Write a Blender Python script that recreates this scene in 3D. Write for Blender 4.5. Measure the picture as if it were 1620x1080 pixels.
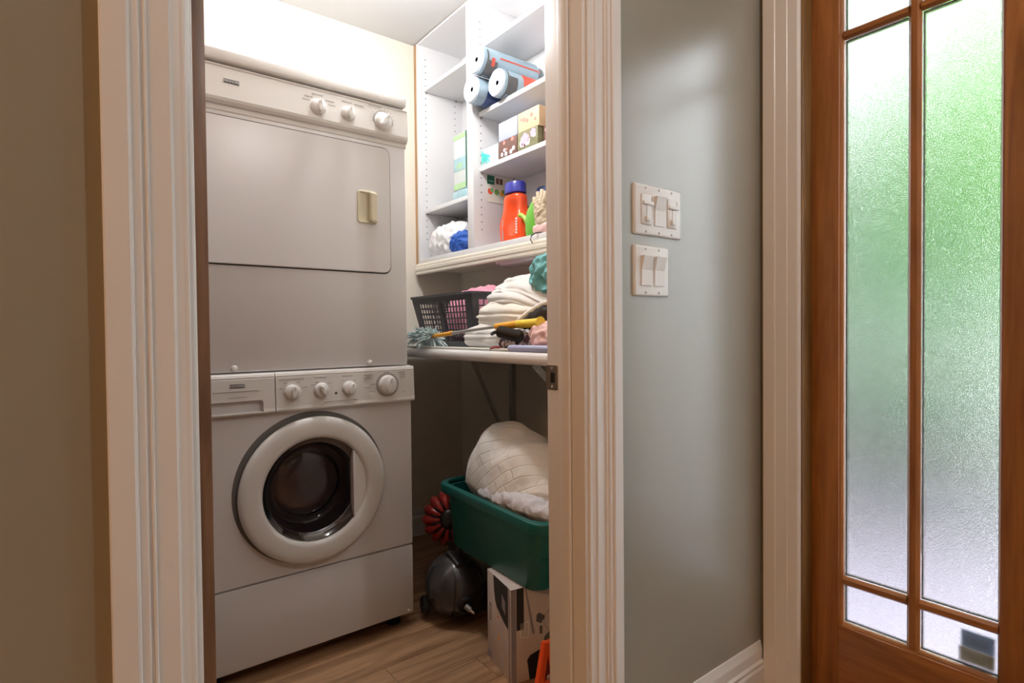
import bpy, bmesh, math, random
from mathutils import Vector, Matrix, noise
random.seed(7)
for o in list(bpy.data.objects): bpy.data.objects.remove(o)
SC = bpy.context.scene
COL = SC.collection
PI = math.pi

# ------------------------------------------------------------------ camera
F_PX, YAW, PITCH, ROLL, CAM_H = 897.7, .6566, .0182, .00924, 1.035
fw = Vector((math.sin(YAW)*math.cos(PITCH), math.cos(YAW)*math.cos(PITCH), -math.sin(PITCH)))
rt = Vector((math.cos(YAW), -math.sin(YAW), 0)); dn = fw.cross(rt)
rt2 = rt*math.cos(ROLL)+dn*math.sin(ROLL); dn2 = -rt*math.sin(ROLL)+dn*math.cos(ROLL)
cd = bpy.data.cameras.new('camera'); cam = bpy.data.objects.new('camera', cd); COL.objects.link(cam)
cd.sensor_width = 36; cd.lens = F_PX/1620*36; cd.clip_start = .02
mw = Matrix((rt2, -dn2, -fw)).transposed().to_4x4(); mw.translation = (0, 0, CAM_H)
cam.matrix_world = mw; SC.camera = cam

# ------------------------------------------------------------------ world, sun, exposure
wd = bpy.data.worlds.new('sky'); SC.world = wd; wd.use_nodes = True
nt = wd.node_tree; nt.nodes.clear()
wo = nt.nodes.new('ShaderNodeOutputWorld'); wb = nt.nodes.new('ShaderNodeBackground')
wb.inputs[0].default_value = (.90, .94, 1, 1); wb.inputs[1].default_value = 10.0
nt.links.new(wb.outputs[0], wo.inputs[0])
sd = bpy.data.lights.new('sun', 'SUN'); sd.energy = 7.0; sd.angle = .05; sd.color = (1, .95, .86)
so = bpy.data.objects.new('sun', sd); COL.objects.link(so)
so.rotation_euler = Vector((.18, .62, -.76)).to_track_quat('-Z', 'Y').to_euler()
SC.view_settings.view_transform = 'Standard'; SC.view_settings.look = 'None'
SC.view_settings.exposure = 0.0; SC.view_settings.gamma = 1; SC.view_settings.use_curve_mapping = False
CLOSET_W, HALL_W, HALL_FILL_W = 32, 16, 48

# ------------------------------------------------------------------ materials
MATS = {}
def newmat(name):
    m = bpy.data.materials.new(name); m.use_nodes = True; MATS[name] = m
    return m, m.node_tree, m.node_tree.nodes['Principled BSDF']
def mat(name, col, rough=.5, metal=0, var=.0, vscale=8, bump=0, bscale=60, coat=0, sheen=0, emit=None, estr=0, stretch=(1,1,1), spec=.5, sub=0):
    m, t, b = newmat(name); N = t.nodes; L = t.links
    b.inputs['Base Color'].default_value = (*col, 1); b.inputs['Roughness'].default_value = rough
    b.inputs['Metallic'].default_value = metal; b.inputs['Coat Weight'].default_value = coat
    b.inputs['Sheen Weight'].default_value = sheen; b.inputs['Specular IOR Level'].default_value = spec
    if sub: b.inputs['Subsurface Weight'].default_value = sub; b.inputs['Subsurface Radius'].default_value = (.01,.01,.01)
    if emit: b.inputs['Emission Color'].default_value = (*emit, 1); b.inputs['Emission Strength'].default_value = estr
    if var or bump:
        tc = N.new('ShaderNodeTexCoord'); mp = N.new('ShaderNodeMapping'); mp.inputs['Scale'].default_value = stretch
        L.new(tc.outputs['Object'], mp.inputs[0])
    if var:
        n = N.new('ShaderNodeTexNoise'); n.inputs['Scale'].default_value = vscale; n.inputs['Detail'].default_value = 5
        r = N.new('ShaderNodeValToRGB'); L.new(mp.outputs[0], n.inputs[0]); L.new(n.outputs[0], r.inputs[0])
        r.color_ramp.elements[0].position = .3; r.color_ramp.elements[1].position = .7
        r.color_ramp.elements[0].color = (*[c*(1-var) for c in col], 1); r.color_ramp.elements[1].color = (*[min(1, c*(1+var)) for c in col], 1)
        L.new(r.outputs[0], b.inputs['Base Color'])
    if bump:
        n = N.new('ShaderNodeTexNoise'); n.inputs['Scale'].default_value = bscale; n.inputs['Detail'].default_value = 4
        bp = N.new('ShaderNodeBump'); bp.inputs['Strength'].default_value = bump; bp.inputs['Distance'].default_value = .003
        L.new(mp.outputs[0], n.inputs[0]); L.new(n.outputs[0], bp.inputs['Height']); L.new(bp.outputs[0], b.inputs['Normal'])
    return m
def wood(name, dark, light, axis='Z', scale=1, rough=.45, coat=.1, rnd=.0):
    m, t, b = newmat(name); N = t.nodes; L = t.links
    tc = N.new('ShaderNodeTexCoord'); mp = N.new('ShaderNodeMapping')
    s = {'X': (1.2, 14, 14), 'Y': (14, 1.2, 14), 'Z': (14, 14, 1.2)}[axis]
    mp.inputs['Scale'].default_value = [k*scale for k in s]
    oi = N.new('ShaderNodeObjectInfo'); mul = N.new('ShaderNodeVectorMath'); mul.operation = 'SCALE'
    cb = N.new('ShaderNodeCombineXYZ')
    for i in range(3): L.new(oi.outputs['Random'], cb.inputs[i])
    mul.inputs['Scale'].default_value = 37; L.new(cb.outputs[0], mul.inputs[0])
    ad = N.new('ShaderNodeVectorMath'); L.new(tc.outputs['Object'], mp.inputs[0]); L.new(mp.outputs[0], ad.inputs[0]); L.new(mul.outputs[0], ad.inputs[1])
    n1 = N.new('ShaderNodeTexNoise'); n1.inputs['Scale'].default_value = 1.0; n1.inputs['Detail'].default_value = 7; n1.inputs['Distortion'].default_value = 1.6
    n2 = N.new('ShaderNodeTexNoise'); n2.inputs['Scale'].default_value = 6; n2.inputs['Detail'].default_value = 5
    L.new(ad.outputs[0], n1.inputs[0]); L.new(ad.outputs[0], n2.inputs[0])
    mx = N.new('ShaderNodeMath'); mx.operation = 'MULTIPLY_ADD'; mx.inputs[1].default_value = .35
    L.new(n2.outputs[0], mx.inputs[0]); L.new(n1.outputs[0], mx.inputs[2])
    r = N.new('ShaderNodeValToRGB'); L.new(mx.outputs[0], r.inputs[0])
    r.color_ramp.elements[0].position = .45; r.color_ramp.elements[1].position = .9
    r.color_ramp.elements[0].color = (*dark, 1); r.color_ramp.elements[1].color = (*light, 1)
    hs = N.new('ShaderNodeHueSaturation'); L.new(r.outputs[0], hs.inputs['Color'])
    mr = N.new('ShaderNodeMapRange'); mr.inputs['To Min'].default_value = 1-rnd; mr.inputs['To Max'].default_value = 1+rnd
    L.new(oi.outputs['Random'], mr.inputs[0]); L.new(mr.outputs[0], hs.inputs['Value']); L.new(hs.outputs[0], b.inputs['Base Color'])
    bp = N.new('ShaderNodeBump'); bp.inputs['Strength'].default_value = .12; bp.inputs['Distance'].default_value = .002
    L.new(mx.outputs[0], bp.inputs['Height']); L.new(bp.outputs[0], b.inputs['Normal'])
    b.inputs['Roughness'].default_value = rough; b.inputs['Coat Weight'].default_value = coat; b.inputs['Coat Roughness'].default_value = .25
    return m
mat('wall', (.32, .312, .26), .29, bump=.05, bscale=180, var=.03, vscale=3, spec=1.0)
mat('closet_wall', (.80, .74, .64), .6, bump=.12, bscale=160, var=.02, vscale=3, spec=.3)
mat('ceil', (.60, .60, .60), .7, bump=.1, bscale=150, spec=.3)
mat('trim', (.80, .79, .77), .32, bump=.03, bscale=40)
mat('enamel', (.78, .765, .775), .26, bump=.02, bscale=90)
mat('enamel_panel', (.77, .75, .73), .33)
mat('cream', (.72, .66, .48), .35)
mat('knob_white', (.84, .83, .82), .25, coat=.3)
mat('knob_grey', (.60, .57, .53), .4)
mat('surround', (.17, .16, .155), .5)
mat('black', (.012, .012, .013), .45)
mat('gap', (.03, .028, .026), .8)
mat('ink', (.12, .12, .12), .6)
mat('ink_soft', (.42, .40, .38), .6)
mat('ink_white', (.85, .85, .85), .6)
mat('drum', (.035, .030, .034), .35, metal=.3)
mat('chrome', (.75, .74, .72), .22, metal=1)
mat('nickel', (.40, .34, .27), .38, metal=1)
mat('melamine', (.75, .75, .76), .35, bump=.02, bscale=120)
mat('moulding', (.74, .69, .59), .4)
mat('table_white', (.82, .81, .80), .3)
mat('metal_grey', (.42, .40, .38), .45, metal=.6)
mat('switch_white', (.84, .85, .84), .3)
mat('switch_shade', (.74, .70, .65), .4)
mat('basket', (.06, .06, .068), .4)
mat('tub', (.004, .105, .092), .33, bump=.04, bscale=60)
mat('vac_grey', (.075, .072, .077), .22, metal=.4, coat=.5)
mat('vac_dark', (.03, .029, .031), .3, coat=.3)
mat('vac_red', (.52, .045, .035), .3, coat=.3)
mat('card', (.60, .53, .50), .65, var=.03, vscale=20)
mat('card_print', (.30, .27, .30), .6)
mat('orange_tool', (.85, .10, .02), .35)
mat('towel', (.84, .83, .80), .9, bump=.5, bscale=420, sheen=.3)
mat('duvet', (.84, .80, .71), .85, bump=.15, bscale=200, sheen=.2)
mat('sheet', (.82, .80, .76), .85, bump=.15, bscale=220, sheen=.2)
mat('pink', (.80, .33, .43), .85, bump=.3, bscale=300, sheen=.2)
mat('pale_pink', (.82, .55, .52), .85, bump=.2, bscale=300)
mat('teal_cloth', (.15, .44, .46), .75, bump=.15, bscale=300, sheen=.2)
mat('grey_cloth', (.62, .62, .66), .85, bump=.3, bscale=260)
mat('dark_cloth', (.035, .03, .028), .8, bump=.2, bscale=300)
mat('beige_cloth', (.62, .52, .38), .9, bump=.6, bscale=260)
mat('plastic_bag', (.85, .85, .86), .3, coat=.2)
mat('blue_cloth', (.03, .12, .50), .5, bump=.2, bscale=200)
mat('yellow', (.90, .66, .06), .35)
mat('orange_yellow', (.90, .42, .03), .35)
mat('duster_fiber', (.66, .82, .86), .8, var=.2, vscale=40)
mat('lilac', (.42, .47, .70), .45)
mat('rod', (.70, .70, .62), .35)
mat('wine', (.22, .02, .02), .6)
mat('orange_bottle', (.90, .085, .015), .28, coat=.3, sub=.1)
mat('blue_cap', (.03, .035, .32), .3, coat=.2)
mat('green_bottle', (.16, .50, .06), .3, coat=.3)
mat('lime', (.42, .68, .10), .35)
mat('wrap_blue', (.34, .46, .55), .4, var=.12, vscale=12)
mat('paper_white', (.56, .60, .67), .8, bump=.3, bscale=150)
mat('navy', (.03, .06, .20), .4)
mat('red_print', (.75, .10, .06), .45)
mat('box_brown', (.17, .085, .07), .5)
mat('box_olive', (.22, .22, .12), .5, var=.25, vscale=50)
mat('box_blue', (.46, .51, .70), .5, var=.08, vscale=30)
mat('box_peach', (.74, .54, .34), .5, var=.08, vscale=40)
mat('box_white', (.66, .70, .70), .5)
mat('teal_print', (.06, .55, .50), .5, var=.4, vscale=25)
mat('petal_white', (.86, .82, .84), .5)
mat('petal_pink', (.74, .45, .62), .5)
mat('petal_coral', (.80, .28, .24), .5)
mat('leaf_green', (.22, .45, .14), .6)
mat('pale_green', (.42, .64, .34), .45)
mat('pack_blue', (.36, .56, .62), .4, var=.12, vscale=18)
mat('forest', (.02, .16, .11), .5)
mat('sheet_paper', (.80, .78, .70), .7)
mat('concrete', (.25, .225, .275), .85, var=.12, vscale=4)
mat('soil', (.05, .045, .04), .9)
mat('lawn', (.04, .08, .018), .9, var=.3, vscale=3)
mat('bark', (.05, .035, .025), .9, bump=.5, bscale=20)
mat('siding', (.070, .062, .053), .7)
mat('dark_leaf', (.010, .012, .012), .6)
mat('spring_leaf', (.095, .30, .02), .6, var=.25, vscale=3, sub=.0)
mat('mid_leaf', (.026, .115, .040), .6, var=.3, vscale=3)
mat('pot', (.03, .03, .032), .5)
mat('roof_dark', (.03, .028, .03), .8)
mat('lamp_shade', (.9, .88, .82), .4, emit=(1, .86, .66), estr=3)
wood('door_wood', (.11, .046, .022), (.30, .145, .075), 'Z', 1.2, .45)
wood('entry_wood_v', (.22, .080, .018), (.42, .170, .045), 'Z', 1.4, .38, .25)
wood('entry_wood_h', (.22, .080, .018), (.42, .170, .045), 'Y', 1.4, .38, .25)
wood('jamb_wood', (.14, .072, .020), (.27, .15, .05), 'Z', 1.2, .4, .2)
wood('oak_raw', (.33, .19, .09), (.50, .31, .16), 'Z', 1.2, .6, 0)
wood('plank', (.19, .095, .044), (.47, .28, .15), 'X', 1.1, .4, .15, rnd=.16)
# textured privacy glass
m, t, b = newmat('frosted'); N = t.nodes; L = t.links; N.remove(b)
g = N.new('ShaderNodeBsdfGlass'); g.inputs['Roughness'].default_value = .065; g.inputs['IOR'].default_value = 1.35; g.inputs['Color'].default_value = (.97, .985, .98, 1)
tc = N.new('ShaderNodeTexCoord'); vn = N.new('ShaderNodeTexNoise'); vn.inputs['Scale'].default_value = 640; vn.inputs['Detail'].default_value = 2
bp = N.new('ShaderNodeBump'); bp.inputs['Strength'].default_value = .55; bp.inputs['Distance'].default_value = .003
L.new(tc.outputs['Object'], vn.inputs[0]); L.new(vn.outputs[0], bp.inputs['Height']); L.new(bp.outputs[0], g.inputs['Normal'])
L.new(g.outputs[0], N['Material Output'].inputs[0])
# washer porthole glass
m, t, b = newmat('porthole'); b.inputs['Base Color'].default_value = (.018, .013, .016, 1); b.inputs['Roughness'].default_value = .06
b.inputs['Coat Weight'].default_value = 1; b.inputs['Coat Roughness'].default_value = .02; b.inputs['Specular IOR Level'].default_value = .8
m, t, b = newmat('porthole_end'); b.inputs['Base Color'].default_value = (.05, .032, .036, 1); b.inputs['Roughness'].default_value = .10  # brown of the reflected hall is tinted into this base colour
b.inputs['Coat Weight'].default_value = 1; b.inputs['Coat Roughness'].default_value = .03; b.inputs['Metallic'].default_value = .2
# thin paper that lets daylight through
for nm, cl in (('notice_blue', (.20, .26, .34)), ('notice_beige', (.30, .28, .23))):
    m, t, b = newmat(nm); b.inputs['Base Color'].default_value = (*cl, 1); b.inputs['Roughness'].default_value = .7
    tr_ = t.nodes.new('ShaderNodeBsdfTranslucent'); tr_.inputs[0].default_value = (*cl, 1); mx_ = t.nodes.new('ShaderNodeMixShader'); mx_.inputs[0].default_value = .5
    t.links.new(b.outputs[0], mx_.inputs[1]); t.links.new(tr_.outputs[0], mx_.inputs[2]); t.links.new(mx_.outputs[0], t.nodes['Material Output'].inputs[0])
# quilted blanket
m, t, b = newmat('quilt'); N = t.nodes; L = t.links
b.inputs['Base Color'].default_value = (.80, .78, .74, 1); b.inputs['Roughness'].default_value = .9; b.inputs['Sheen Weight'].default_value = .2
tc = N.new('ShaderNodeTexCoord'); sx = N.new('ShaderNodeSeparateXYZ'); cx = N.new('ShaderNodeCombineXYZ'); L.new(tc.outputs['Object'], sx.inputs[0])
ad1 = N.new('ShaderNodeMath'); L.new(sx.outputs[1], ad1.inputs[0]); L.new(sx.outputs[0], ad1.inputs[1])
L.new(ad1.outputs[0], cx.inputs[0]); L.new(sx.outputs[2], cx.inputs[1])
mp = N.new('ShaderNodeMapping'); mp.inputs['Rotation'].default_value = (0, 0, .75); L.new(cx.outputs[0], mp.inputs[0])
br = N.new('ShaderNodeTexBrick'); br.inputs['Scale'].default_value = 6.5; br.inputs['Mortar Size'].default_value = .018; br.inputs['Mortar Smooth'].default_value = 1
br.inputs['Color1'].default_value = (1,1,1,1); br.inputs['Color2'].default_value = (1,1,1,1); br.inputs['Mortar'].default_value = (0,0,0,1)
br.inputs['Brick Width'].default_value = .42; br.inputs['Row Height'].default_value = .25
L.new(mp.outputs[0], br.inputs[0])
ns = N.new('ShaderNodeTexNoise'); ns.inputs['Scale'].default_value = 300; L.new(tc.outputs['Object'], ns.inputs[0])
ma = N.new('ShaderNodeMath'); ma.operation = 'MULTIPLY_ADD'; ma.inputs[1].default_value = .25; L.new(ns.outputs[0], ma.inputs[0]); L.new(br.outputs[0], ma.inputs[2])
bp = N.new('ShaderNodeBump'); bp.inputs['Strength'].default_value = .45; bp.inputs['Distance'].default_value = .005
L.new(ma.outputs[0], bp.inputs['Height']); L.new(bp.outputs[0], b.inputs['Normal'])
# striped patterned cloth
m, t, b = newmat('striped'); N = t.nodes; L = t.links
tc = N.new('ShaderNodeTexCoord'); wv = N.new('ShaderNodeTexNoise'); wv.inputs['Scale'].default_value = 55; rr = N.new('ShaderNodeValToRGB')
rr.color_ramp.elements[0].position = .45; rr.color_ramp.elements[1].position = .55
rr.color_ramp.elements[0].color = (.06, .03, .04, 1); rr.color_ramp.elements[1].color = (.70, .66, .70, 1)
L.new(tc.outputs['Object'], wv.inputs[0]); L.new(wv.outputs[0], rr.inputs[0]); L.new(rr.outputs[0], b.inputs['Base Color']); b.inputs['Roughness'].default_value = .9

# ------------------------------------------------------------------ builders
def V(*a): return Vector(a)
class Th:                                   # a thing: Empty at its base; parts are given in world coords unless local
    def __init__(s, name, label=None, cat=None, loc=(0,0,0), group=None, kind=None, local=False, rot=(0,0,0)):
        s.o = bpy.data.objects.new(name, None); COL.objects.link(s.o); s.o.empty_display_size = .05
        s.o.location = loc; s.o.rotation_euler = rot; s.org = V(0,0,0) if local else V(*loc)
        tag(s.o, label, cat, group, kind)
def tag(o, label=None, cat=None, group=None, kind=None):
    if label: o['label'] = label
    if cat: o['category'] = cat
    if group: o['group'] = group
    if kind: o['kind'] = kind
    return o
def fin(bm, name, m, par=None, sub=None, smooth=False, label=None, org=None, mods=None):
    """par: Th that owns it; sub: part object it hangs under"""
    me = bpy.data.meshes.new(name)
    off = par.org if par else (V(*org) if org else V(0,0,0))
    bmesh.ops.translate(bm, verts=bm.verts, vec=-off)
    bmesh.ops.recalc_face_normals(bm, faces=bm.faces)
    bm.to_mesh(me); bm.free(); me.materials.append(MATS[m])
    if smooth:
        for p in me.polygons: p.use_smooth = True
        if smooth == 'auto':
            try: me.set_sharp_from_angle(angle=.7)
            except Exception: pass
    o = bpy.data.objects.new(name, me); COL.objects.link(o)
    if sub: o.parent = sub
    elif par: o.parent = par.o
    else: o.location = off
    if label: o['label'] = label
    return o
def bm_(): return bmesh.new()
def abox(bm, x0, x1, y0, y1, z0, z1, bev=0, seg=2, M=None):
    vs = [bm.verts.new(p) for p in ((x0,y0,z0),(x1,y0,z0),(x1,y1,z0),(x0,y1,z0),(x0,y0,z1),(x1,y0,z1),(x1,y1,z1),(x0,y1,z1))]
    fs = [bm.faces.new([vs[i] for i in f]) for f in ((0,3,2,1),(4,5,6,7),(0,1,5,4),(1,2,6,5),(2,3,7,6),(3,0,4,7))]
    if M: bmesh.ops.transform(bm, matrix=M, verts=vs)
    if bev:
        es = list({e for f in fs for e in f.edges})
        bmesh.ops.bevel(bm, geom=es, offset=bev, segments=seg, profile=.5, affect='EDGES')
    return bm
def box(name, x0, x1, y0, y1, z0, z1, m, par=None, sub=None, bev=0, label=None, smooth=False):
    bm = abox(bm_(), x0, x1, y0, y1, z0, z1, bev)
    return fin(bm, name, m, par, sub, 'auto' if bev else smooth, label, org=None if par else ((x0+x1)/2, (y0+y1)/2, z0))
def aprism(bm, pts, a0, a1, axis='Z'):      # polygon extruded along an axis; pts are the two other coordinates in order
    def P(p, a): return {'Z': (p[0], p[1], a), 'Y': (p[0], a, p[1]), 'X': (a, p[0], p[1])}[axis]
    A = [bm.verts.new(P(p, a0)) for p in pts]; B = [bm.verts.new(P(p, a1)) for p in pts]
    n = len(pts); bm.faces.new(A); bm.faces.new(B[::-1])
    for i in range(n): bm.faces.new((A[i], B[i], B[(i+1) % n], A[(i+1) % n]))
    return bm
def rrect(x0, x1, y0, y1, r, n=5):
    out = []
    for cx, cy, a in ((x1-r, y1-r, 0), (x0+r, y1-r, 90), (x0+r, y0+r, 180), (x1-r, y0+r, 270)):
        for k in range(n+1):
            t = math.radians(a+90*k/n); out.append((cx+r*math.cos(t), cy+r*math.sin(t)))
    return out
def loft(bm, rings, cap0=True, cap1=True):
    R = [[bm.verts.new(p) for p in r] for r in rings]; n = len(R[0])
    for a, b in zip(R, R[1:]):
        for i in range(n): bm.faces.new((a[i], a[(i+1) % n], b[(i+1) % n], b[i]))
    if cap0: bm.faces.new(R[0][::-1])
    if cap1: bm.faces.new(R[-1])
    return bm
def frame_of(d):
    d = V(*d).normalized(); u = d.cross(V(0,0,1)) if abs(d.z) < .95 else d.cross(V(1,0,0)); u.normalize()
    return d, u, d.cross(u)
def lathe(bm, c, d, prof, n=24, cap0=True, cap1=True):   # prof: (distance along d, radius)
    d, u, w = frame_of(d); c = V(*c)
    return loft(bm, [[c+d*h+(u*math.cos(2*PI*i/n)+w*math.sin(2*PI*i/n))*max(r, 1e-4) for i in range(n)] for h, r in prof], cap0, cap1)
def tube(bm, pts, r, n=8):
    pts = [V(*p) for p in pts]; rings = []
    for i, p in enumerate(pts):
        d = (pts[min(i+1, len(pts)-1)]-pts[max(i-1, 0)]); d, u, w = frame_of(d)
        rr = r[i] if isinstance(r, (list, tuple)) else r
        rings.append([p+(u*math.cos(2*PI*k/n)+w*math.sin(2*PI*k/n))*rr for k in range(n)])
    return loft(bm, rings)
def wr(p, seed=0.0, k=1.0):                              # wrinkle: ridged, warped
    q = V(*p)*k+V(seed*3.1, seed*1.7, seed*2.3)
    w = V(noise.noise(q*.7), noise.noise(q*.7+V(9,1,4)), noise.noise(q*.7+V(2,8,5)))*.9
    a = 1-2*abs(noise.noise(q+w)); b = 1-2*abs(noise.noise(q*2.1+w*1.4+V(5,5,5)))
    return a*.7+b*.3
def blob(c, r, e=2.3, amp=.01, freq=12, seed=1, sub=5, zmin=None, stretch=(1,1,1), shape=None, fine=.25):
    bm = bm_(); bmesh.ops.create_icosphere(bm, subdivisions=sub, radius=1)
    c = V(*c)
    for v in bm.verts:
        n = v.co.normalized(); s = 1/((abs(n.x)**e+abs(n.y)**e+abs(n.z)**e)**(1/e))
        p = V(n.x*s*r[0], n.y*s*r[1], n.z*s*r[2])
        q = V(p.x*stretch[0], p.y*stretch[1], p.z*stretch[2])
        nn = V(n.x/r[0], n.y/r[1], n.z/r[2]).normalized()
        p += nn*amp*(wr(q, seed, freq)+fine*noise.noise(q*freq*4))
        if shape: p = shape(p)
        p += c
        if zmin is not None and p.z < zmin: p.z = zmin+(p.z-zmin)*.03
        v.co = p
    return bm
def text(name, s, size, m, par, sub, M, ext=.0002, align='CENTER'):
    cu = bpy.data.curves.new(name, 'FONT'); cu.body = s; cu.size = size; cu.extrude = ext; cu.align_x = align; cu.align_y = 'CENTER'
    o = bpy.data.objects.new(name, cu); COL.objects.link(o)
    me = bpy.data.meshes.new_from_object(o.evaluated_get(bpy.context.evaluated_depsgraph_get()))
    bpy.data.objects.remove(o)
    me.transform(Matrix.Translation(-par.org) @ M); me.materials.clear(); me.materials.append(MATS[m])
    o = bpy.data.objects.new(name, me); COL.objects.link(o); o.parent = sub or par.o
    return o
FACE_MY = lambda x, y, z: Matrix.Translation((x, y, z)) @ Matrix.Rotation(PI/2, 4, 'X')      # lettering facing -Y
FACE_MX = lambda x, y, z: Matrix.Translation((x, y, z)) @ Matrix.Rotation(-PI/2, 4, 'Z') @ Matrix.Rotation(PI/2, 4, 'X')   # facing -X
def struct(o, label=None): o['kind'] = 'structure'; return tag(o, label)

# ------------------------------------------------------------------ room shell
YW, YI = .83, .94           # wall between hall and closet
YB, XR, XE, ZC = 2.58, 1.64, 1.526, 2.475
JL, JR, DH = .123, .825, 2.04
bm = bm_()
abox(bm, -2.2, JL-.02, YW, YI, 0, ZC); abox(bm, JR+.02, 1.74, YW, YI, 0, ZC); abox(bm, JL-.02, JR+.02, YW, YI, DH+.02, ZC)
struct(fin(bm, 'wall_front', 'wall'))
# closet-side skin of that wall is cream
bm = bm_(); abox(bm, -.06, JL-.02, YI, YI+.004, 0, ZC); abox(bm, JR+.02, XR, YI, YI+.004, 0, ZC); abox(bm, JL-.02, JR+.02, YI, YI+.004, DH+.02, ZC)
struct(fin(bm, 'wall_closet_front', 'closet_wall'))
struct(box('wall_back', -.16, 1.74, YB, YB+.1, 0, ZC, 'closet_wall'))
struct(box('wall_right', XR, XR+.1, YI, YB, 0, ZC, 'closet_wall'))
struct(box('wall_left', -.16, -.06, YI, YB, 0, ZC, 'closet_wall'))
bm = bm_(); DY0, DY1 = .7215, -.29        # entry opening
abox(bm, XE, 1.66, DY0+.02, YW, 0, ZC); abox(bm, XE, 1.66, -2.7, DY1-.02, 0, ZC); abox(bm, XE, 1.66, DY1-.02, DY0+.02, 2.09, ZC)
struct(fin(bm, 'wall_entry', 'wall'))
struct(box('wall_hall_left', -2.3, -2.2, -2.7, YW, 0, ZC, 'wall'))
struct(box('wall_hall_rear', -2.3, 1.66, -2.8, -2.7, 0, ZC, 'wall'))
struct(box('ceiling', -2.3, 1.9, -2.8, YB+.1, ZC, ZC+.12, 'ceil'))
# floor: slab with planks along X
flo = struct(box('floor', -2.3, 1.74, -2.8, YB+.1, -.10, -.013, 'gap'))
FO = Vector(flo.location); meshes = {}
def plank(x0, x1, y0, y1):
    key = round(x1-x0, 2)
    if key not in meshes:
        bmp = abox(bm_(), 0, key-.001, 0, y1-y0-.0012, -.013, 0, .0012, 1); me = bpy.data.meshes.new('plank'); bmp.to_mesh(me); bmp.free()
        me.materials.append(MATS['plank']); meshes[key] = me
    o = bpy.data.objects.new('plank', meshes[key]); COL.objects.link(o); o.parent = flo
    o.location = V(x0, y0, 0)-FO
W = .127; y = -2.7; row = 0
while y < YB-.05:
    w = min(W, YB-y)
    inside = y+w > YI+.02
    xa, xb = (-.06, XR) if inside else (-2.2, XE)
    x = xa; k = 0
    rr = random.Random(row*17+3)
    while x < xb-.03:
        ln = round(rr.choice((.7, .9, 1.1, 1.3)), 2) if k else round(rr.choice((.35, .55, .8, 1.0)), 2)
        x1 = min(x+ln, xb)
        if xb-x1 < .15: x1 = xb
        plank(x, x1, y, y+W if w > .12 else y+w); x = x1; k += 1
    y += W; row += 1
# baseboards
def bbprof(t=.014, h=.16): return [(0,0),(t,0),(t,h*.56),(t-.003,h*.60),(t-.001,h*.66),(t-.006,h*.70),(t-.006,h*.86),(t-.009,h*.93),(t-.011,h),(0,h)]
def baseboard(name, a, b, h, axis, wallc, sgn):
    pts = [(wallc+sgn*p[0], p[1]) for p in bbprof(h=h)]
    bm = bm_()
    if axis == 'X': aprism(bm, pts, a, b, 'X')
    else: aprism(bm, [(p[0], p[1]) for p in pts], a, b, 'Y')
    return struct(fin(bm, name, 'trim', smooth=False))
baseboard('baseboard_front_right', .921, XE-.018, .163, 'X', YW, -1)
baseboard('baseboard_front_left', -2.2, .027, .163, 'X', YW, -1)
baseboard('baseboard_back', -.06, XR, .14, 'X', YB, -1)
baseboard('baseboard_right', YI+.004, YB-.015, .14, 'Y', XR, -1)
baseboard('baseboard_hall_left', -2.7, YW-.015, .163, 'Y', -2.2, 1)

# ------------------------------------------------------------------ closet doorway trim
CP = [(.002,0),(0,.0203),(.002,.021),(.026,.021),(.0285,.0195),(.030,.0165),(.038,.0165),(.040,.0125),(.0425,.0125),(.044,.0145),(.046,.0145),(.0475,.011),(.071,.011),(.073,.0085),(.075,.0075),(.083,.0065),(.086,.0065),(.0885,.0062),(.090,.0045),(.090,0)]
def casing(name, xo, sgn, z0, z1, width=.09):
    k = width/.09
    return struct(fin(aprism(bm_(), [(xo+sgn*p[0]*k, YW-p[1]) for p in CP], z0, z1), name, 'trim'))
casing('trim_1', .028, 1, 0, DH+.095); casing('trim_2', .920, -1, 0, DH+.095, .086)
bm = aprism(bm_(), [(YW-p[1], DH+.095-p[0]) for p in CP], .118, .834, 'X'); struct(fin(bm, 'trim_3', 'trim'))
# jambs with stop (painted)
def jamb(name, xf, sgn):
    T = Th(name, loc=((xf+sgn*.01), YW, 0), kind='structure')
    box('jamb_board', min(xf, xf+sgn*.02), max(xf, xf+sgn*.02), YW-.001, YI+.004, 0, DH, 'trim', T, bev=.0015)
    x0, x1 = sorted((xf, xf-sgn*.009)); bm = abox(bm_(), x0, x1, .866, .897, 0, DH-.001, .004, 3); fin(bm, 'door_stop', 'trim', T, smooth='auto')
    return T
jr = jamb('trim_4', JR, 1); jamb('trim_5', JL, -1)
T = Th('trim_6', loc=((JL+JR)/2, YW, DH), kind='structure')
box('jamb_board', JL, JR, YW-.001, YI+.004, DH, DH+.02, 'trim', T); box('door_stop', JL+.009, JR-.009, .866, .897, DH-.009, DH, 'trim', T)
# strike plate on the right jamb
T = Th('strike_plate', 'brass-nickel latch strike plate let into the white door jamb', 'strike plate', (JR, .929, .906))
bm = aprism(bm_(), rrect(.909, .9445, .906, .960, .003, 3), JR-.0022, JR+.001, 'X')
pl = fin(bm, 'plate', 'nickel', T)
box('lip', JR-.0022, JR+.006, .9442, .9462, .914, .952, 'nickel', T)
box('latch_hole', JR-.0026, JR-.0015, .917, .931, .922, .944, 'black', T)
for z in (.913, .953): fin(lathe(bm_(), (JR-.0020, .926, z), (-1,0,0), [(0,.0034),(.001,.0026)], 12), 'screw', 'chrome', T, smooth=True)
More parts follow.
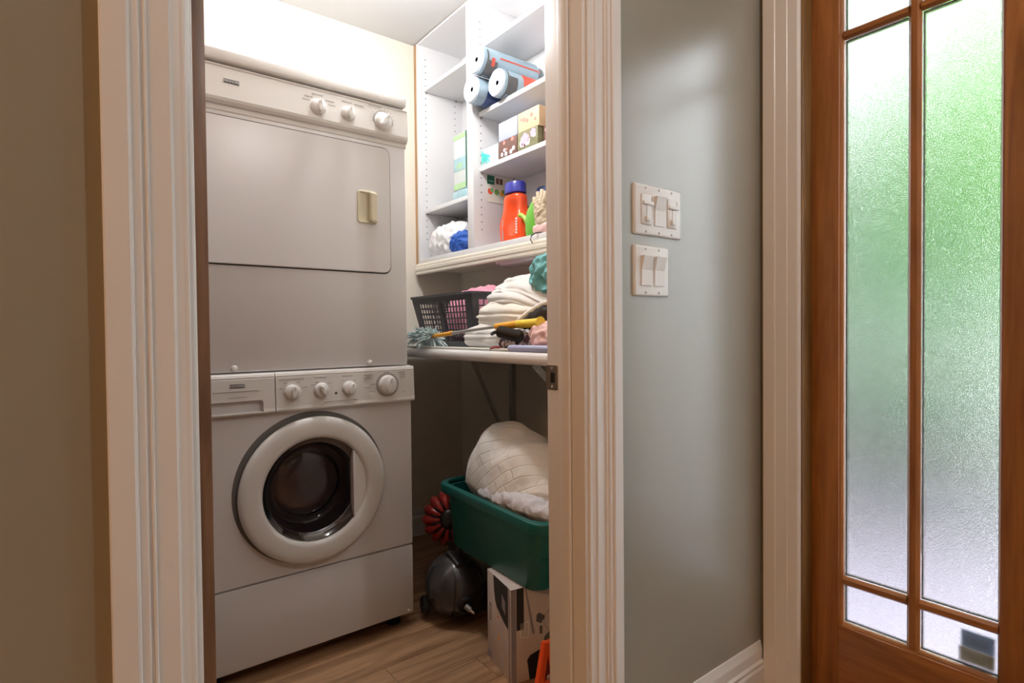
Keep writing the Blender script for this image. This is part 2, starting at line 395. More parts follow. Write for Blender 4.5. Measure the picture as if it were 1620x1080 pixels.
# stained door folded back into the closet
D2 = struct(Th('door_2', loc=(.143, 1.30, 0)).o, 'brown stained wooden closet door folded open, seen on its hinge edge')
class _D: pass
Td = _D(); Td.o = D2; Td.org = V(.143, 1.30, 0)
box('door_leaf', .125, .161, .950, 1.645, .012, 2.03, 'door_wood', Td, bev=.0015)
for z in (.25, 1.02, 1.80):
    bm = bm_(); abox(bm, .1215, .1245, .9495, .985, z-.045, z+.045); lathe(bm, (.1225, .9475, z-.045), (0,0,1), [(0,.004),(.09,.004)], 10); fin(bm, 'hinge', 'nickel', Td)
bm = lathe(bm_(), (.161, 1.585, .93), (1,0,0), [(0,.030),(.006,.030),(.008,.012),(.03,.012),(.034,.024),(.05,.027),(.056,.018)], 20); fin(bm, 'knob', 'nickel', Td, smooth='auto')

# ------------------------------------------------------------------ entry doors (frosted glass, stained wood)
bm = aprism(bm_(), [(XE-p[1], YW-.012-p[0]*1.07) for p in [(0,0),(0,.020),(.03,.021),(.032,.019),(.06,.0185),(.062,.0165),(.085,.016),(.090,.012),(.090,0)]], 0, 2.10)
struct(fin(bm, 'trim_7', 'trim'))
bm = aprism(bm_(), [(XE-p[1], DY1-.10+p[0]*1.07) for p in [(0,0),(0,.020),(.03,.021),(.06,.0185),(.085,.016),(.090,.012),(.090,0)]], 0, 2.10); struct(fin(bm, 'trim_8', 'trim'))
struct(box('trim_9', XE-.02, XE, DY1-.10, YW-.012, 2.10, 2.19, 'trim'))
struct(box('trim_10', XE-.006, 1.66, .7172, DY0+.02, 0, 2.06, 'jamb_wood', bev=.002))
struct(box('trim_11', XE-.006, 1.66, DY1-.02, DY1+.001, 0, 2.06, 'jamb_wood'))
struct(box('trim_12', XE-.006, 1.66, DY1-.02, DY0+.02, 2.06, 2.09, 'jamb_wood'))
struct(box('trim_13', XE-.006, 1.70, DY1-.02, DY0+.02, -.013, .012, 'jamb_wood'))
XD = 1.57; XG0, XG1 = 1.588, 1.594
def entry_leaf(name, ya, yb, gl, gr, mun, label):   # ya > yb ; glass between gl > gr
    T = Th(name, label, loc=(XD+.02, (ya+yb)/2, .014), kind='structure')
    x0, x1 = XD, XD+.042
    box('stile', x0, x1, gl+.008, ya, .014, 2.055, 'entry_wood_v', T, bev=.001)
    box('stile', x0, x1, yb, gr-.008, .014, 2.055, 'entry_wood_v', T, bev=.001)
    box('rail', x0, x1, gr-.008, gl+.008, .014, .258, 'entry_wood_h', T, bev=.001)
    box('rail', x0, x1, gr-.008, gl+.008, 1.945, 2.055, 'entry_wood_h', T, bev=.001)
    zb, zt = .266, 1.937; r1, r2 = (.364, .387), (1.775, 1.798)
    # glazing beads round the opening
    for (p0, p1) in ((gl+.008, gl), (gr-.008, gr)):
        s = 1 if p0 > p1 else -1
        fin(aprism(bm_(), [(x0+.003, p0), (x0+.005, p0-s*.004), (x0+.010, p1), (x1-.008, p1), (x1-.008, p0)], zb-.008, zt+.008), 'glazing_bead', 'entry_wood_v', T)
    for (p0, p1) in ((zb-.008, zb), (zt+.008, zt)):
        s = 1 if p1 > p0 else -1
        fin(aprism(bm_(), [(x0+.003, p0), (x0+.005, p0+s*.004), (x0+.010, p1), (x1-.008, p1), (x1-.008, p0)], gr, gl, 'Y'), 'glazing_bead', 'entry_wood_h', T)
    fin(aprism(bm_(), [(x0+.012, mun[1]), (x0+.004, mun[1]+.007), (x0+.004, mun[0]-.007), (x0+.012, mun[0]), (XG0, mun[0]), (XG0, mun[1])], zb, zt), 'muntin', 'entry_wood_v', T)
    cols = ((mun[0], gl), (gr, mun[1])); rows = ((zb, r1[0]), (r1[1], r2[0]), (r2[1], zt))
    for a, b in cols:
        for r in (r1, r2):
            fin(aprism(bm_(), [(x0+.012, r[0]), (x0+.004, r[0]+.006), (x0+.004, r[1]-.006), (x0+.012, r[1]), (XG0, r[1]), (XG0, r[0])], a, b, 'Y'), 'muntin', 'entry_wood_h', T)
        for c, d in rows:
            pn = box('pane', XG0+.0005, XG1, a+.0006, b-.0006, c+.0006, d-.0006, 'frosted', T)
            bm = bm_(); s = .003; q0, q1 = XG1+.0005, XG1+.006
            abox(bm, q0, q1, a, a+s, c, d); abox(bm, q0, q1, b-s, b, c, d); abox(bm, q0, q1, a, b, c, c+s); abox(bm, q0, q1, a, b, d-s, d)
            fin(bm, 'spacer', 'gap', T, pn)
    return T
e1 = entry_leaf('door_1', .7168, .2165, .6405, .3265, (.498, .4715), 'stained wooden entry door with six frosted glass panes')
e2 = entry_leaf('door_3', .2135, -.287, .103, -.211, (-.0395, -.066), 'unseen second stained wooden leaf of the entry door, added for more daylight')  # leaf out of view, added so that more daylight enters the hall
for yy, TT in ((.272, e1),):
    bm = bm_(); lathe(bm, (XD, yy-.02, .95), (-1,0,0), [(0,.027),(.008,.026),(.010,.011),(.045,.011)], 20); tube(bm, [(XD-.045, yy-.02, .95), (XD-.05, yy-.05, .95), (XD-.05, yy-.10, .948)], .009); fin(bm, 'door_handle', 'nickel', TT, smooth='auto')

# ------------------------------------------------------------------ dryer (upper) and washing machine (lower)
AX0, AX1, AY = .245, .925, 1.80
T = Th('dryer', 'white front-loading clothes dryer stacked on top of the washing machine', 'dryer', ((AX0+AX1)/2, 2.15, .921))
box('body', AX0, AX1, AY, 2.48, .921, 1.805, 'enamel', T, bev=.006)
# lid
bm = abox(bm_(), AX0-.003, AX1-.004, 1.778, 2.48, 1.8065, 1.8445, .008, 3); fin(bm, 'lid', 'enamel_panel', T, smooth='auto')
# console with slightly raked face and rolled lower lip
prof = [(1.80,1.800),(1.786,1.800),(1.7835,1.796),(1.7865,1.792),(1.7835,1.788),(1.780,1.706),(1.782,1.698),(1.788,1.690),(1.796,1.688),(1.797,1.675),(1.80,1.672)]
con = fin(aprism(bm_(), prof, AX0-.004, AX1+.001, 'X'), 'control_panel', 'enamel_panel', T, smooth=False)
text('logo', 'KENMORE', .0088, 'ink_white', T, con, FACE_MY(.3685, 1.7806, 1.7545), .0003)
box('logo_plate', .348, .389, 1.7812, 1.784, 1.7485, 1.7605, 'ink', T, con)
def dashes(par, sub, y, rows, m='ink_soft', name='printed_lettering'):
    bm = bm_(); rr = random.Random(len(rows)*3+1)
    for x0, x1, z, h in rows:
        x = x0
        while x < x1:
            w = rr.uniform(.003, .009); abox(bm, x, min(x+w, x1), y, y+.0012, z-h/2, z+h/2); x += w+.0013
    o = fin(bm, name, m, par, sub); o['kind'] = 'stuff'; return o
def knob(par, x, y, z, r, ang, big=False, name='knob'):
    h = .020
    if big: fin(lathe(bm_(), (x, y+.001, z), (0,-1,0), [(0,r*1.30),(.0022,r*1.30),(.0024,r*1.12)], 40), 'dial_ring', 'ink_soft', par)
    kb = fin(lathe(bm_(), (x, y, z), (0,-1,0), [(0,r*1.06),(.005,r*1.06),(.007,r*.98),(h*.72,r*.9),(h*.8,r*.80)] , 32), name, 'knob_white', par, smooth='auto')
    M = Matrix.Translation((x, y, z)) @ Matrix.Rotation(ang, 4, 'Y')
    bm = bm_(); ring = []
    for yy, kx, kz in ((-h*.6, .36, .84), (-h*1.25, .30, .82), (-h*1.42, .22, .74)):
        ring.append([M @ V(r*kx*math.cos(t), yy, r*kz*math.sin(t)) for t in [2*PI*i/20 for i in range(20)]])
    loft(bm, ring); fin(bm, 'grip', 'knob_white', par, kb, smooth='auto')
    bm = abox(bm_(), -r*.03, r*.03, -h*1.46, -h*1.40, r*.2, r*.70, M=M); fin(bm, 'pointer', 'ink_soft', par, kb)
knob(T, .6166, 1.7825, 1.7402, .0225, .0); knob(T, .7128, 1.7825, 1.741, .0215, .1); knob(T, .8337, 1.7825, 1.7416, .029, .6, True)
dashes(T, con, 1.7815, [(.338,.410,1.7375,.0022),(.598,.632,1.7790,.0024),(.574,.600,1.768,.002),(.568,.592,1.757,.002),(.640,.668,1.768,.002),(.650,.672,1.757,.002),(.596,.668,1.7098,.0018),(.692,.726,1.779,.0024),(.735,.768,1.7775,.0022),(.785,.830,1.788,.002),(.765,.788,1.722,.0028),(.866,.890,1.716,.0028)])
bm = bm_()
for k in range(22):
    a = math.radians(20+k*15); 
    if 80 < math.degrees(a) % 360 < 100: continue
    q = V(.8337+.044*math.cos(a), 1.7805, 1.7416+.044*math.sin(a)); abox(bm, q.x-.0012, q.x+.0012, q.y, q.y+.001, q.z-.0012, q.z+.0012)
fin(bm, 'dial_marks', 'ink_soft', T, con)['kind'] = 'stuff'
# door with dark gap and recessed cream handle
gp = fin(aprism(bm_(), rrect(.262, .8655, 1.2335, 1.6615, .026), 1.799, 1.8005, 'Y'), 'door_gap', 'gap', T)
HX0, HX1, HZ0, HZ1 = .7435, .8128, 1.397, 1.5045
bm = bm_(); rings = []
for y, i in ((1.7995, 0), (1.794, 0), (1.7915, .002)):
    rings.append([(p[0], y, p[1]) for p in rrect(.265+i, .862-i, 1.237+i, 1.658-i, .024-i)])
loft(bm, rings); dd = fin(bm, 'door', 'enamel', T, smooth='auto')
bm = bm_(); rings = []
for y, i in ((1.794, 0), (1.7885, 0), (1.787, .0015), (1.787, .006), (1.7905, .0075), (1.7908, .012)):
    rings.append([(p[0], y, p[1]) for p in rrect(HX0+i, HX1-i, HZ0+i, HZ1-i, max(.002, .010-i))])
loft(bm, rings); hd = fin(bm, 'handle', 'cream', T, dd, smooth='auto', label='cream recessed pull handle')
bm = bm_(); rings = []
for z, i in ((HZ0+.004, .004), (HZ0+.010, 0), (HZ1-.010, 0), (HZ1-.004, .004)):
    rings.append([(HX1-.030+i, 1.790, z), (HX1-.031+i, 1.772+i, z), (HX1-.026, 1.770+i, z), (HX1-.004-i, 1.783, z), (HX1-.004-i, 1.790, z)])
loft(bm, rings); fin(bm, 'handle_grip', 'cream', T, dd)
for x, z in ((.3664, .9335), (.7835, .9335)):
    fin(lathe(bm_(), (x, AY, z), (0,-1,0), [(0,.0095),(.003,.009),(.0055,.006),(.0065,.001)], 16), 'plug_button', 'knob_white', T, smooth=True)

T = Th('washing_machine', 'white front-loading washing machine with round porthole door under the dryer', 'washing machine', ((AX0+AX1)/2, 2.15, 0))
WX1 = .936
CX, CZ = .593, .5455
def holed(bm, x0, x1, z0, z1, cx, cz, r, y0, y1, n=64):
    def edge(a):
        c, q = math.cos(a), math.sin(a); k = min(((x1-cx) if c > 0 else (cx-x0))/max(abs(c), 1e-6), ((z1-cz) if q > 0 else (cz-z0))/max(abs(q), 1e-6)); return cx+c*k, cz+q*k
    ang = sorted([2*PI*i/n for i in range(n)]+[math.atan2(b-cz, a-cx) % (2*PI) for a in (x0, x1) for b in (z0, z1)])
    loft(bm, [[(edge(a)[0], y1, edge(a)[1]) for a in ang], [(edge(a)[0], y0+.004, edge(a)[1]) for a in ang], [(edge(a)[0]+(cx-edge(a)[0])*.006, y0, edge(a)[1]+(cz-edge(a)[1])*.006) for a in ang], [(cx+r*math.cos(a), y0, cz+r*math.sin(a)) for a in ang], [(cx+r*math.cos(a), y1, cz+r*math.sin(a)) for a in ang], [(edge(a)[0], y1, edge(a)[1]) for a in ang]], False, False); return bm
bmw = holed(bm_(), AX0-.008, WX1, .290, .9185, CX, CZ, .150, AY, AY+.03)
fin(bmw, 'front_panel', 'enamel', T, smooth='auto')
bmw = bm_(); abox(bmw, AX0-.008, AX0+.004, AY+.03, 2.48, .290, .9185); abox(bmw, WX1-.012, WX1, AY+.03, 2.48, .290, .9185); abox(bmw, AX0+.004, WX1-.012, 2.47, 2.48, .290, .9185); abox(bmw, AX0+.004, WX1-.012, AY+.03, 2.47, .9065, .9185)
fin(bmw, 'body', 'enamel', T)
fin(lathe(bm_(), (CX, AY+.012, CZ), (0,1,0), [(0,.150),(.08,.150),(.10,.235),(.42,.235),(.43,.01)], 48, False, True), 'drum', 'drum', T, smooth='auto')
box('kick_panel', AX0-.008, WX1+.001, AY-.001, 1.90, .042, .2865, 'enamel', T, bev=.008)
box('back_base', AX0, WX1-.005, 1.90, 2.48, .05, .29, 'gap', T)
fin(lathe(bm_(), (.915, AY-.001, .056), (0,-1,0), [(0,.004),(.002,.003)], 12), 'screw', 'chrome', T)
for x in (.30, .885):
    for y in (1.86, 2.42): fin(lathe(bm_(), (x, y, 0), (0,0,1), [(0,.026),(.012,.026),(.018,.018),(.024,.009),(.052,.009)], 20), 'foot', 'black', T, smooth='auto')
pprof = [(1.80,.9165),(1.789,.9165),(1.786,.913),(1.7835,.906),(1.7855,.904),(1.784,.900),(1.7805,.812),(1.779,.803),(1.781,.798),(1.80,.798)]
pan = fin(aprism(bm_(), pprof, .476, WX1+.003, 'X'), 'control_panel', 'enamel_panel', T)
# drawer with a scooped pull
RX0, RX1, RZ0, RZ1 = .289, .4405, .803, .8385
bm = aprism(bm_(), pprof, RX1, .4735, 'X'); aprism(bm, pprof, AX0-.008, RX0, 'X')
hi = [(1.80,.9165),(1.789,.9165),(1.786,.913),(1.7835,.906),(1.7855,.904),(1.784,.900),(1.7818,RZ1),(1.80,RZ1)]
lo = [(1.80,.8035),(1.7805,.8035),(1.779,.803),(1.781,.798),(1.80,.798)]
aprism(bm, hi, RX0, RX1, 'X'); aprism(bm, lo, RX0, RX1, 'X')
dr = fin(bm, 'detergent_drawer', 'enamel_panel', T)
bm = aprism(bm_(), [(1.812,.8035),(1.8125,RZ1),(1.8135,RZ1),(1.8135,.8035)], RX0, RX1, 'X'); fin(bm, 'drawer_recess', 'cream', T, dr)
for sx, a, b in ((1, RX1-.010, RX1+.0002), (-1, RX0-.0002, RX0+.010)):   # rounded upper corners of the scoop
    pts = [(a if sx < 0 else b, RZ1), *[((b if sx < 0 else a)-sx*(-.010+.010*(1-math.sin(t)))*0+(sx*.010*math.sin(t)), RZ1-.010*(1-math.cos(t))) for t in [PI/2*i/6 for i in range(7)]]]
    fin(aprism(bm_(), pts, 1.7825, 1.806, 'Y'), 'scoop_corner', 'enamel_panel', T, dr)
box('logo_plate', .3495, .3905, 1.7825, 1.786, .8770, .8885, 'ink', T, dr)
text('logo', 'KENMORE', .0088, 'ink_white', T, dr, FACE_MY(.3700, 1.7821, .8828), .0003)
dashes(T, dr, 1.7815, [(.306,.428,.8675,.0022),(.346,.396,.850,.0018)])
for x, a, r in ((.5235, .15, .0225), (.6129, -.5, .022), (.7038, .3, .022)): knob(T, x, 1.782, .8555, r, a)
knob(T, .8372, 1.782, .8575, .0315, .2, True)
dashes(T, pan, 1.7812, [(.486,.560,.8935,.0026),(.592,.630,.8945,.0026),(.682,.716,.8945,.0026),(.486,.496,.868,.002),(.498,.510,.884,.002),(.536,.548,.884,.002),(.554,.570,.868,.002),(.582,.592,.873,.002),(.594,.604,.881,.002),(.634,.646,.876,.002),(.678,.684,.880,.002),(.720,.726,.880,.002),(.756,.786,.8935,.002),(.764,.780,.888,.002),(.756,.786,.8825,.002),(.754,.776,.853,.002),(.776,.794,.862,.002),(.772,.794,.8385,.002),(.880,.904,.8975,.003),(.884,.904,.889,.002),(.884,.904,.8805,.002),(.888,.906,.830,.002),(.768,.800,.820,.0035),(.826,.844,.8995,.003)])
dashes(T, pan, 1.7798, [(.620,.730,.8165,.0022),(.610,.720,.809,.0012)])
fin(lathe(bm_(), (.660, 1.7828, .842), (0,-1,0), [(0,.0048),(.0016,.0044)], 16), 'indicator_lamp', 'ink', T, pan)
# porthole door
CX, CZ = .593, .5455
fin(lathe(bm_(), (CX-.003, AY+.0008, CZ+.006), (0,-1,0), [(0,.2375),(.0022,.2375),(.0022,.152),(0,.152)], 72, False, False), 'door_surround', 'surround', T)
ro, ri = .2285, .160
bm = lathe(bm_(), (CX, AY, CZ), (0,-1,0), [(.002,ro-.012),(.010,ro-.002),(.016,ro),(.024,ro-.002),(.029,ro-.006),(.032,ro-.013),(.0335,ro-.022),(.0335,ri+.016),(.032,ri+.009),(.027,ri+.003),(.019,ri),(.002,ri)], 80, False, False)
ring = fin(bm, 'door', 'enamel_panel', T, smooth='auto')
bm = lathe(bm_(), (CX, AY, CZ), (0,-1,0), [(.022,ri+.001),(.016,ri-.010),(.010,ri-.017),(.0,ri-.026),(-.05,.112),(-.075,.104)], 64, False, False); fin(bm, 'glass_bowl', 'porthole', T, ring, smooth='auto')
bm = lathe(bm_(), (CX-.004, AY, CZ+.004), (0,-1,0), [(-.0755,.106),(-.070,.100),(-.068,.06),(-.0675,.001)], 56, True, True); fin(bm, 'glass_end', 'porthole_end', T, ring, smooth='auto')
# flap that hides the pull at the right of the glass
ch = .712-CX; a0 = math.acos(ch/ri)
pts = [(CX+ri*1.01*math.cos(t), CZ+ri*1.01*math.sin(t)) for t in [-a0+2*a0*i/20 for i in range(21)]]
fl = fin(aprism(bm_(), pts, 1.778, 1.800, 'Y'), 'pull_flap', 'enamel_panel', T, ring)
box('flap_lip', .7095, .7145, 1.770, 1.800, CZ-ri*math.sin(a0)*1.0, CZ+ri*math.sin(a0)*1.0, 'knob_white', T, ring, bev=.0015)

# ------------------------------------------------------------------ shelf unit on the right closet wall
XS, XB = 1.375, XR-.002; UZ0, UZ1 = 1.374, 2.468; UF, UN = 2.548, 1.22
T = Th('wall_shelf_unit', 'white melamine shelving unit with two columns fixed high on closet wall', 'shelves', (1.5, 1.9, 1.318))
box('side_panel', XS, XB, UF-.019, UF, UZ0, UZ1, 'melamine', T, bev=.0008)
dv = box('divider_panel', XS, XB, 2.046, 2.094, UZ0+.024, UZ1-.008, 'melamine', T, bev=.0008)
box('side_panel', XS, XB, UN, UN+.019, UZ0, UZ1, 'melamine', T, bev=.0008)
box('top_panel', XS, XB, UN+.019, UF-.019, UZ1-.008, UZ1, 'melamine', T)
box('bottom_panel', XS, XB, UN+.019, UF-.019, UZ0, UZ0+.024, 'melamine', T, bev=.0008)
box('back_panel', XB-.006, XB, UN+.019, UF-.019, UZ0+.024, UZ1-.008, 'melamine', T)
SHX = XS+.031
Z_L1, Z_L2, Z_R1, Z_R2, Z_R3 = 2.234, 1.628, 2.250, 1.966, 1.7275
for z, a, b in ((Z_L1, 2.0945, UF-.0195), (Z_L2, 2.0945, UF-.0195), (Z_R1, UN+.0195, 2.0455), (Z_R2, UN+.0195, 2.0455), (Z_R3, UN+.0195, 2.0455)):
    sh = box('shelf', SHX, XB-.006, a, b, z, z+.019, 'melamine', T, bev=.001)
    for yy in (a+.004, b-.004):
        for xx in (SHX+.012, XB-.045): fin(lathe(bm_(), (xx, yy, z-.0022), (0,0,1), [(-.004,.004),(.002,.004)], 10), 'shelf_pin', 'metal_grey', T, sh)
box('filler_strip', XS+.004, XS+.024, UF+.001, YB-.001, UZ0-.05, ZC-.004, 'oak_raw', T)
box('filler_strip', XS+.006, XB, UN, UF, UZ1+.0005, ZC-.001, 'oak_raw', T)
mp_ = [(XS,1.319),(XS-.010,1.319),(XS-.013,1.324),(XS-.0125,1.336),(XS-.016,1.340),(XS-.0165,1.352),(XS-.0135,1.355),(XS-.013,1.366),(XS-.010,1.370),(XS-.008,1.3745),(XS,1.3745)]
fin(aprism(bm_(), mp_, UN, UF+.002, 'Y'), 'crown_moulding', 'moulding', T)
box('light_rail', XS, XB, UN, UF, 1.345, UZ0-.001, 'moulding', T)
def holes(yf, sgn, z0, z1, name='peg_holes'):
    bm = bm_()
    for xx in (SHX+.010, XB-.05):
        z = z0
        while z < z1: lathe(bm, (xx, yf, z), (0,sgn,0), [(0,.0028),(.0006,.0026)], 8); z += .032
    fin(bm, name, 'gap', T)['kind'] = 'stuff'
holes(UF-.019, -1, 1.50, 2.40); holes(2.046, -1, 1.48, 2.40)
T = Th('under_cabinet_light', 'slim white light bar screwed under the shelving unit', 'light', (1.5, 1.75, 1.312))
box('housing', 1.44, 1.55, 1.45, 1.98, 1.322, 1.344, 'table_white', T, bev=.003); box('diffuser', 1.45, 1.53, 1.47, 1.96, 1.316, 1.3225, 'switch_white', T)
# ---- things on the shelves
def roll(name, y, z, x0, x1, r, label, seed):
    T = Th(name, label, 'paper towel', (x0, y, z-r), 'paper rolls on the upper shelf')
    n = 40; bm = bm_(); rg = []
    for i in range(9):
        x = x0+.004+(x1-x0-.008)*i/8
        rg.append([(x, y+(r+.0012*noise.noise(V(k*.7, x*30, seed)))*math.cos(2*PI*k/n), z+(r+.0012*noise.noise(V(k*.7, x*30, seed+5)))*math.sin(2*PI*k/n)) for k in range(n)])
    loft(bm, rg); w = fin(bm, 'wrapper', 'wrap_blue', T, smooth='auto')
    bm = bm_(); loft(bm, [[(x0+dx, y+rr*math.cos(2*PI*k/n), z+rr*math.sin(2*PI*k/n)) for k in range(n)] for dx, rr in ((.004, r*.985), (-.003, r*.93), (-.004, r*.8), (-.001, r*.5), (.003, r*.24), (.005, r*.10), (.006, r*.04))])
    fin(bm, 'paper_end', 'paper_white', T, smooth='auto')
    return T, w
def band(T, sub, y, z, r, xa, xb, a0, a1, m, name='printed_band'):
    bm = bm_(); k = 14; rg = []
    for x in (xa, xb): rg.append([(x, y+(r+.0014)*math.cos(math.radians(a0+(a1-a0)*i/k)), z+(r+.0014)*math.sin(math.radians(a0+(a1-a0)*i/k))) for i in range(k+1)])
    A, B = [[bm.verts.new(p) for p in q] for q in rg]
    for i in range(k): bm.faces.new((A[i], A[i+1], B[i+1], B[i]))
    fin(bm, name, m, T, sub)
RB = Z_R2+.0195
R_ = .0555
yl, zl = 1.982, RB+R_+.001; yr, zr = 1.868, RB+R_+.001; yt, zt = (yl+yr)/2-.004, RB+R_+.001+R_*1.72
T, w = roll('paper_roll', yl, zl, 1.325, 1.60, R_, 'lower left paper roll in pale blue wrapper with navy print', 1)
band(T, w, yl, zl, R_, 1.372, 1.55, 195, 300, 'navy')
T, w = roll('paper_roll', yr, zr, 1.372, 1.615, R_, 'lower right paper roll with black and orange printed wrapper', 2)
band(T, w, yr, zr, R_, 1.390, 1.397, 60, 300, 'ink'); band(T, w, yr, zr, R_, 1.397, 1.440, 165, 240, 'ink'); band(T, w, yr, zr, R_, 1.470, 1.60, 120, 200, 'red_print')
T, w = roll('paper_roll', yt, zt, 1.308, 1.60, R_, 'topmost paper roll resting on the two others', 3)
band(T, w, yt, zt, R_, 1.328, 1.336, 150, 290, 'ink'); band(T, w, yt, zt, R_, 1.336, 1.38, 195, 265, 'ink'); band(T, w, yt, zt, R_, 1.39, 1.60, 172, 178, 'red_print'); band(T, w, yt, zt, R_, 1.35, 1.366, 182, 215, 'red_print')

def flowers(T, sub, x, spots, face='X', yf=None):
    for (a, z, r, m) in spots:
        bm = bm_()
        for k in range(5):
            t = 2*PI*k/5+.3; ca, cz = a+r*.5*math.cos(t), z+r*.5*math.sin(t)
            pts = [(ca+r*.5*math.cos(s)*1.0, cz+r*.5*math.sin(s)) for s in [2*PI*i/8 for i in range(8)]]
            if face == 'X': aprism(bm, pts, x-.0006-.0001*k, x+.0002, 'X')
            else: aprism(bm, pts, yf-.0006-.0001*k, yf+.0002, 'Y')
        fin(bm, 'printed_flower', m, T, sub)
TB = Z_R3+.0195
def tissue(y0, y1, z0, z1, x0, m, label, fl=(), depth=.215):
    T = Th('tissue_box', label, 'tissue box', (x0+depth/2, (y0+y1)/2, z0), 'tissue boxes on the middle shelf')
    b = box('carton', x0, min(x0+depth, XB-.008), y0, y1, z0, z1, m, T, bev=.0012)
    if fl: flowers(T, b, x0, fl)
    bm = aprism(bm_(), [(x0+.11+.06*math.cos(t), (y0+y1)/2+.02*math.sin(t)) for t in [2*PI*i/16 for i in range(16)]], z1-.0002, z1+.0005); fin(bm, 'slot', 'box_white', T, b)
    return T, b
H1 = .0705; H2 = .0775
T, b = tissue(1.913, 2.036, TB, TB+H1, 1.410, 'box_white', 'white tissue box with teal leaf print next to the divider')
bm = bm_()
for k in range(9):
    a = math.radians(-150+k*24); l = .05+.012*(k % 3); c = V(2.005, TB+.048)
    d = Vector((math.cos(a), math.sin(a))); nrm = Vector((-d.y, d.x))*.006
    pts = [c, c+d*l*.5+nrm, c+d*l, c+d*l*.5-nrm]; pts = [(min(max(p.x, 1.916), 2.033), min(max(p.y, TB+.002), TB+H1-.002)) for p in pts]
    try: aprism(bm, pts, 1.4092-.00006*k, 1.4101, 'X')
    except Exception: pass
fin(bm, 'printed_leaves', 'teal_print', T, b)
tissue(1.786, 1.908, TB, TB+H1, 1.410, 'box_brown', 'brown tissue box with white flowers under the pale blue one', [(1.885,TB+.015,.009,'petal_white'),(1.868,TB+.030,.008,'petal_white'),(1.858,TB+.013,.010,'petal_white'),(1.825,TB+.014,.010,'petal_white'),(1.808,TB+.024,.010,'petal_white'),(1.87,TB+.060,.009,'petal_coral'),(1.815,TB+.063,.010,'petal_coral'),(1.852,TB+.03,.005,'petal_coral')])
tissue(1.658, 1.781, TB, TB+H1, 1.410, 'box_olive', 'olive tissue box with a large pink water lily', [(1.735,TB+.036,.028,'petal_pink'),(1.752,TB+.026,.017,'petal_white'),(1.72,TB+.026,.017,'petal_white'),(1.735,TB+.02,.008,'yellow'),(1.685,TB+.052,.018,'petal_pink'),(1.678,TB+.042,.011,'petal_white')])
tissue(1.784, 1.908, TB+H1+.001, TB+H1+H2, 1.411, 'box_blue', 'plain pale blue tissue box on top of the brown one')
T, b = tissue(1.650, 1.779, TB+H1+.001, TB+H1+H2, 1.411, 'box_peach', 'peach tissue box with red poppies on top of the olive one', [(1.742,TB+H1+.046,.010,'petal_coral'),(1.722,TB+H1+.038,.009,'petal_coral'),(1.695,TB+H1+.052,.009,'petal_coral'),(1.760,TB+H1+.050,.006,'petal_coral'),(1.672,TB+H1+.030,.007,'petal_coral')])
flowers(T, b, 0, [(1.455,TB+H1+.045,.008,'petal_coral'),(1.475,TB+H1+.03,.006,'petal_coral')], 'Y', 1.650)
tissue(1.526, 1.649, TB, TB+H1, 1.432, 'box_brown', 'brown flowered tissue box half hidden behind the door jamb', [(1.632,TB+.052,.009,'petal_white'),(1.622,TB+.036,.009,'petal_white'),(1.60,TB+.056,.010,'petal_white'),(1.61,TB+.012,.012,'petal_coral')])
# green and blue packs in the far column
T = Th('napkin_pack', 'tall flat pack in pale green and white wrapper on the lower left shelf', 'pack', (1.5, 2.27, Z_L2+.02))
SB = Z_L2+.0195
T2 = Th('folded_cloth_pack', 'light blue soft pack lying on the lower left shelf', 'pack', (1.5, 2.25, SB))
bm = blob((1.52, 2.255, SB+.026), (.085, .078, .026), 5, .004, 14, 4, 5, SB+.0005); fin(bm, 'wrapper', 'pack_blue', T2, smooth=True)
z0 = SB+.056
T.o.location.z = z0; T.org = V(1.5, 2.27, z0)
pk = box('body', 1.452, 1.505, 2.214, 2.328, z0, z0+.262, 'box_white', T, bev=.004)
box('green_spine', 1.450, 1.4518, 2.2125, 2.221, z0+.004, z0+.262, 'forest', T, pk)
box('green_band', 1.4505, 1.4515, 2.222, 2.326, z0+.238, z0+.258, 'pale_green', T, pk); box('green_band', 1.4505, 1.4515, 2.222, 2.326, z0+.004, z0+.030, 'pale_green', T, pk)
box('printed_panel', 1.4505, 1.4515, 2.222, 2.324, z0+.090, z0+.150, 'pack_blue', T, pk)
bm = bm_()
for k in range(6):
    a = math.radians(200+k*28); c = Vector((2.274, z0+.125)); d = Vector((math.cos(a), math.sin(a)))*.62; nn = Vector((-d.y, d.x))*.005
    aprism(bm, [tuple(p) for p in (c, c+d*.035+nn, c+d*.075, c+d*.035-nn)], 1.4498, 1.4506, 'X')
fin(bm, 'printed_leaves', 'pale_green', T, pk)
# plastic bag + blue cloth on the bottom of the far column
BB = UZ0+.0245
T = Th('plastic_bag', 'crumpled white plastic shopping bag with red handle edge on the bottom shelf', 'plastic bag', (1.5, 2.36, BB))
def bagshape(p): p.z += .22*max(0, -p.y-.02)*.5; return p
bg = fin(blob((1.485, 2.355, BB+.068), (.095, .135, .072), 2.6, .026, 13, 9, 6, BB+.0005, shape=bagshape), 'bag', 'plastic_bag', T, smooth=True)
tube_pts = [(1.402, 2.472, BB+.085), (1.403, 2.455, BB+.122), (1.415, 2.425, BB+.135), (1.425, 2.39, BB+.138)]
fin(tube(bm_(), tube_pts, .0022, 6), 'red_edge', 'red_print', T, bg)
fin(aprism(bm_(), [(2.335,BB+.108),(2.31,BB+.125),(2.305,BB+.102),(2.32,BB+.098)], 1.388, 1.396, 'X'), 'printed_mark', 'red_print', T, bg)
T = Th('blue_cloth', 'bright blue shiny cloth bundle beside the plastic bag', 'cloth', (1.43, 2.21, BB))
fin(blob((1.428, 2.222, BB+.044), (.036, .070, .048), 2.2, .016, 22, 3, 5, BB+.0005), 'cloth', 'blue_cloth', T, smooth=True)
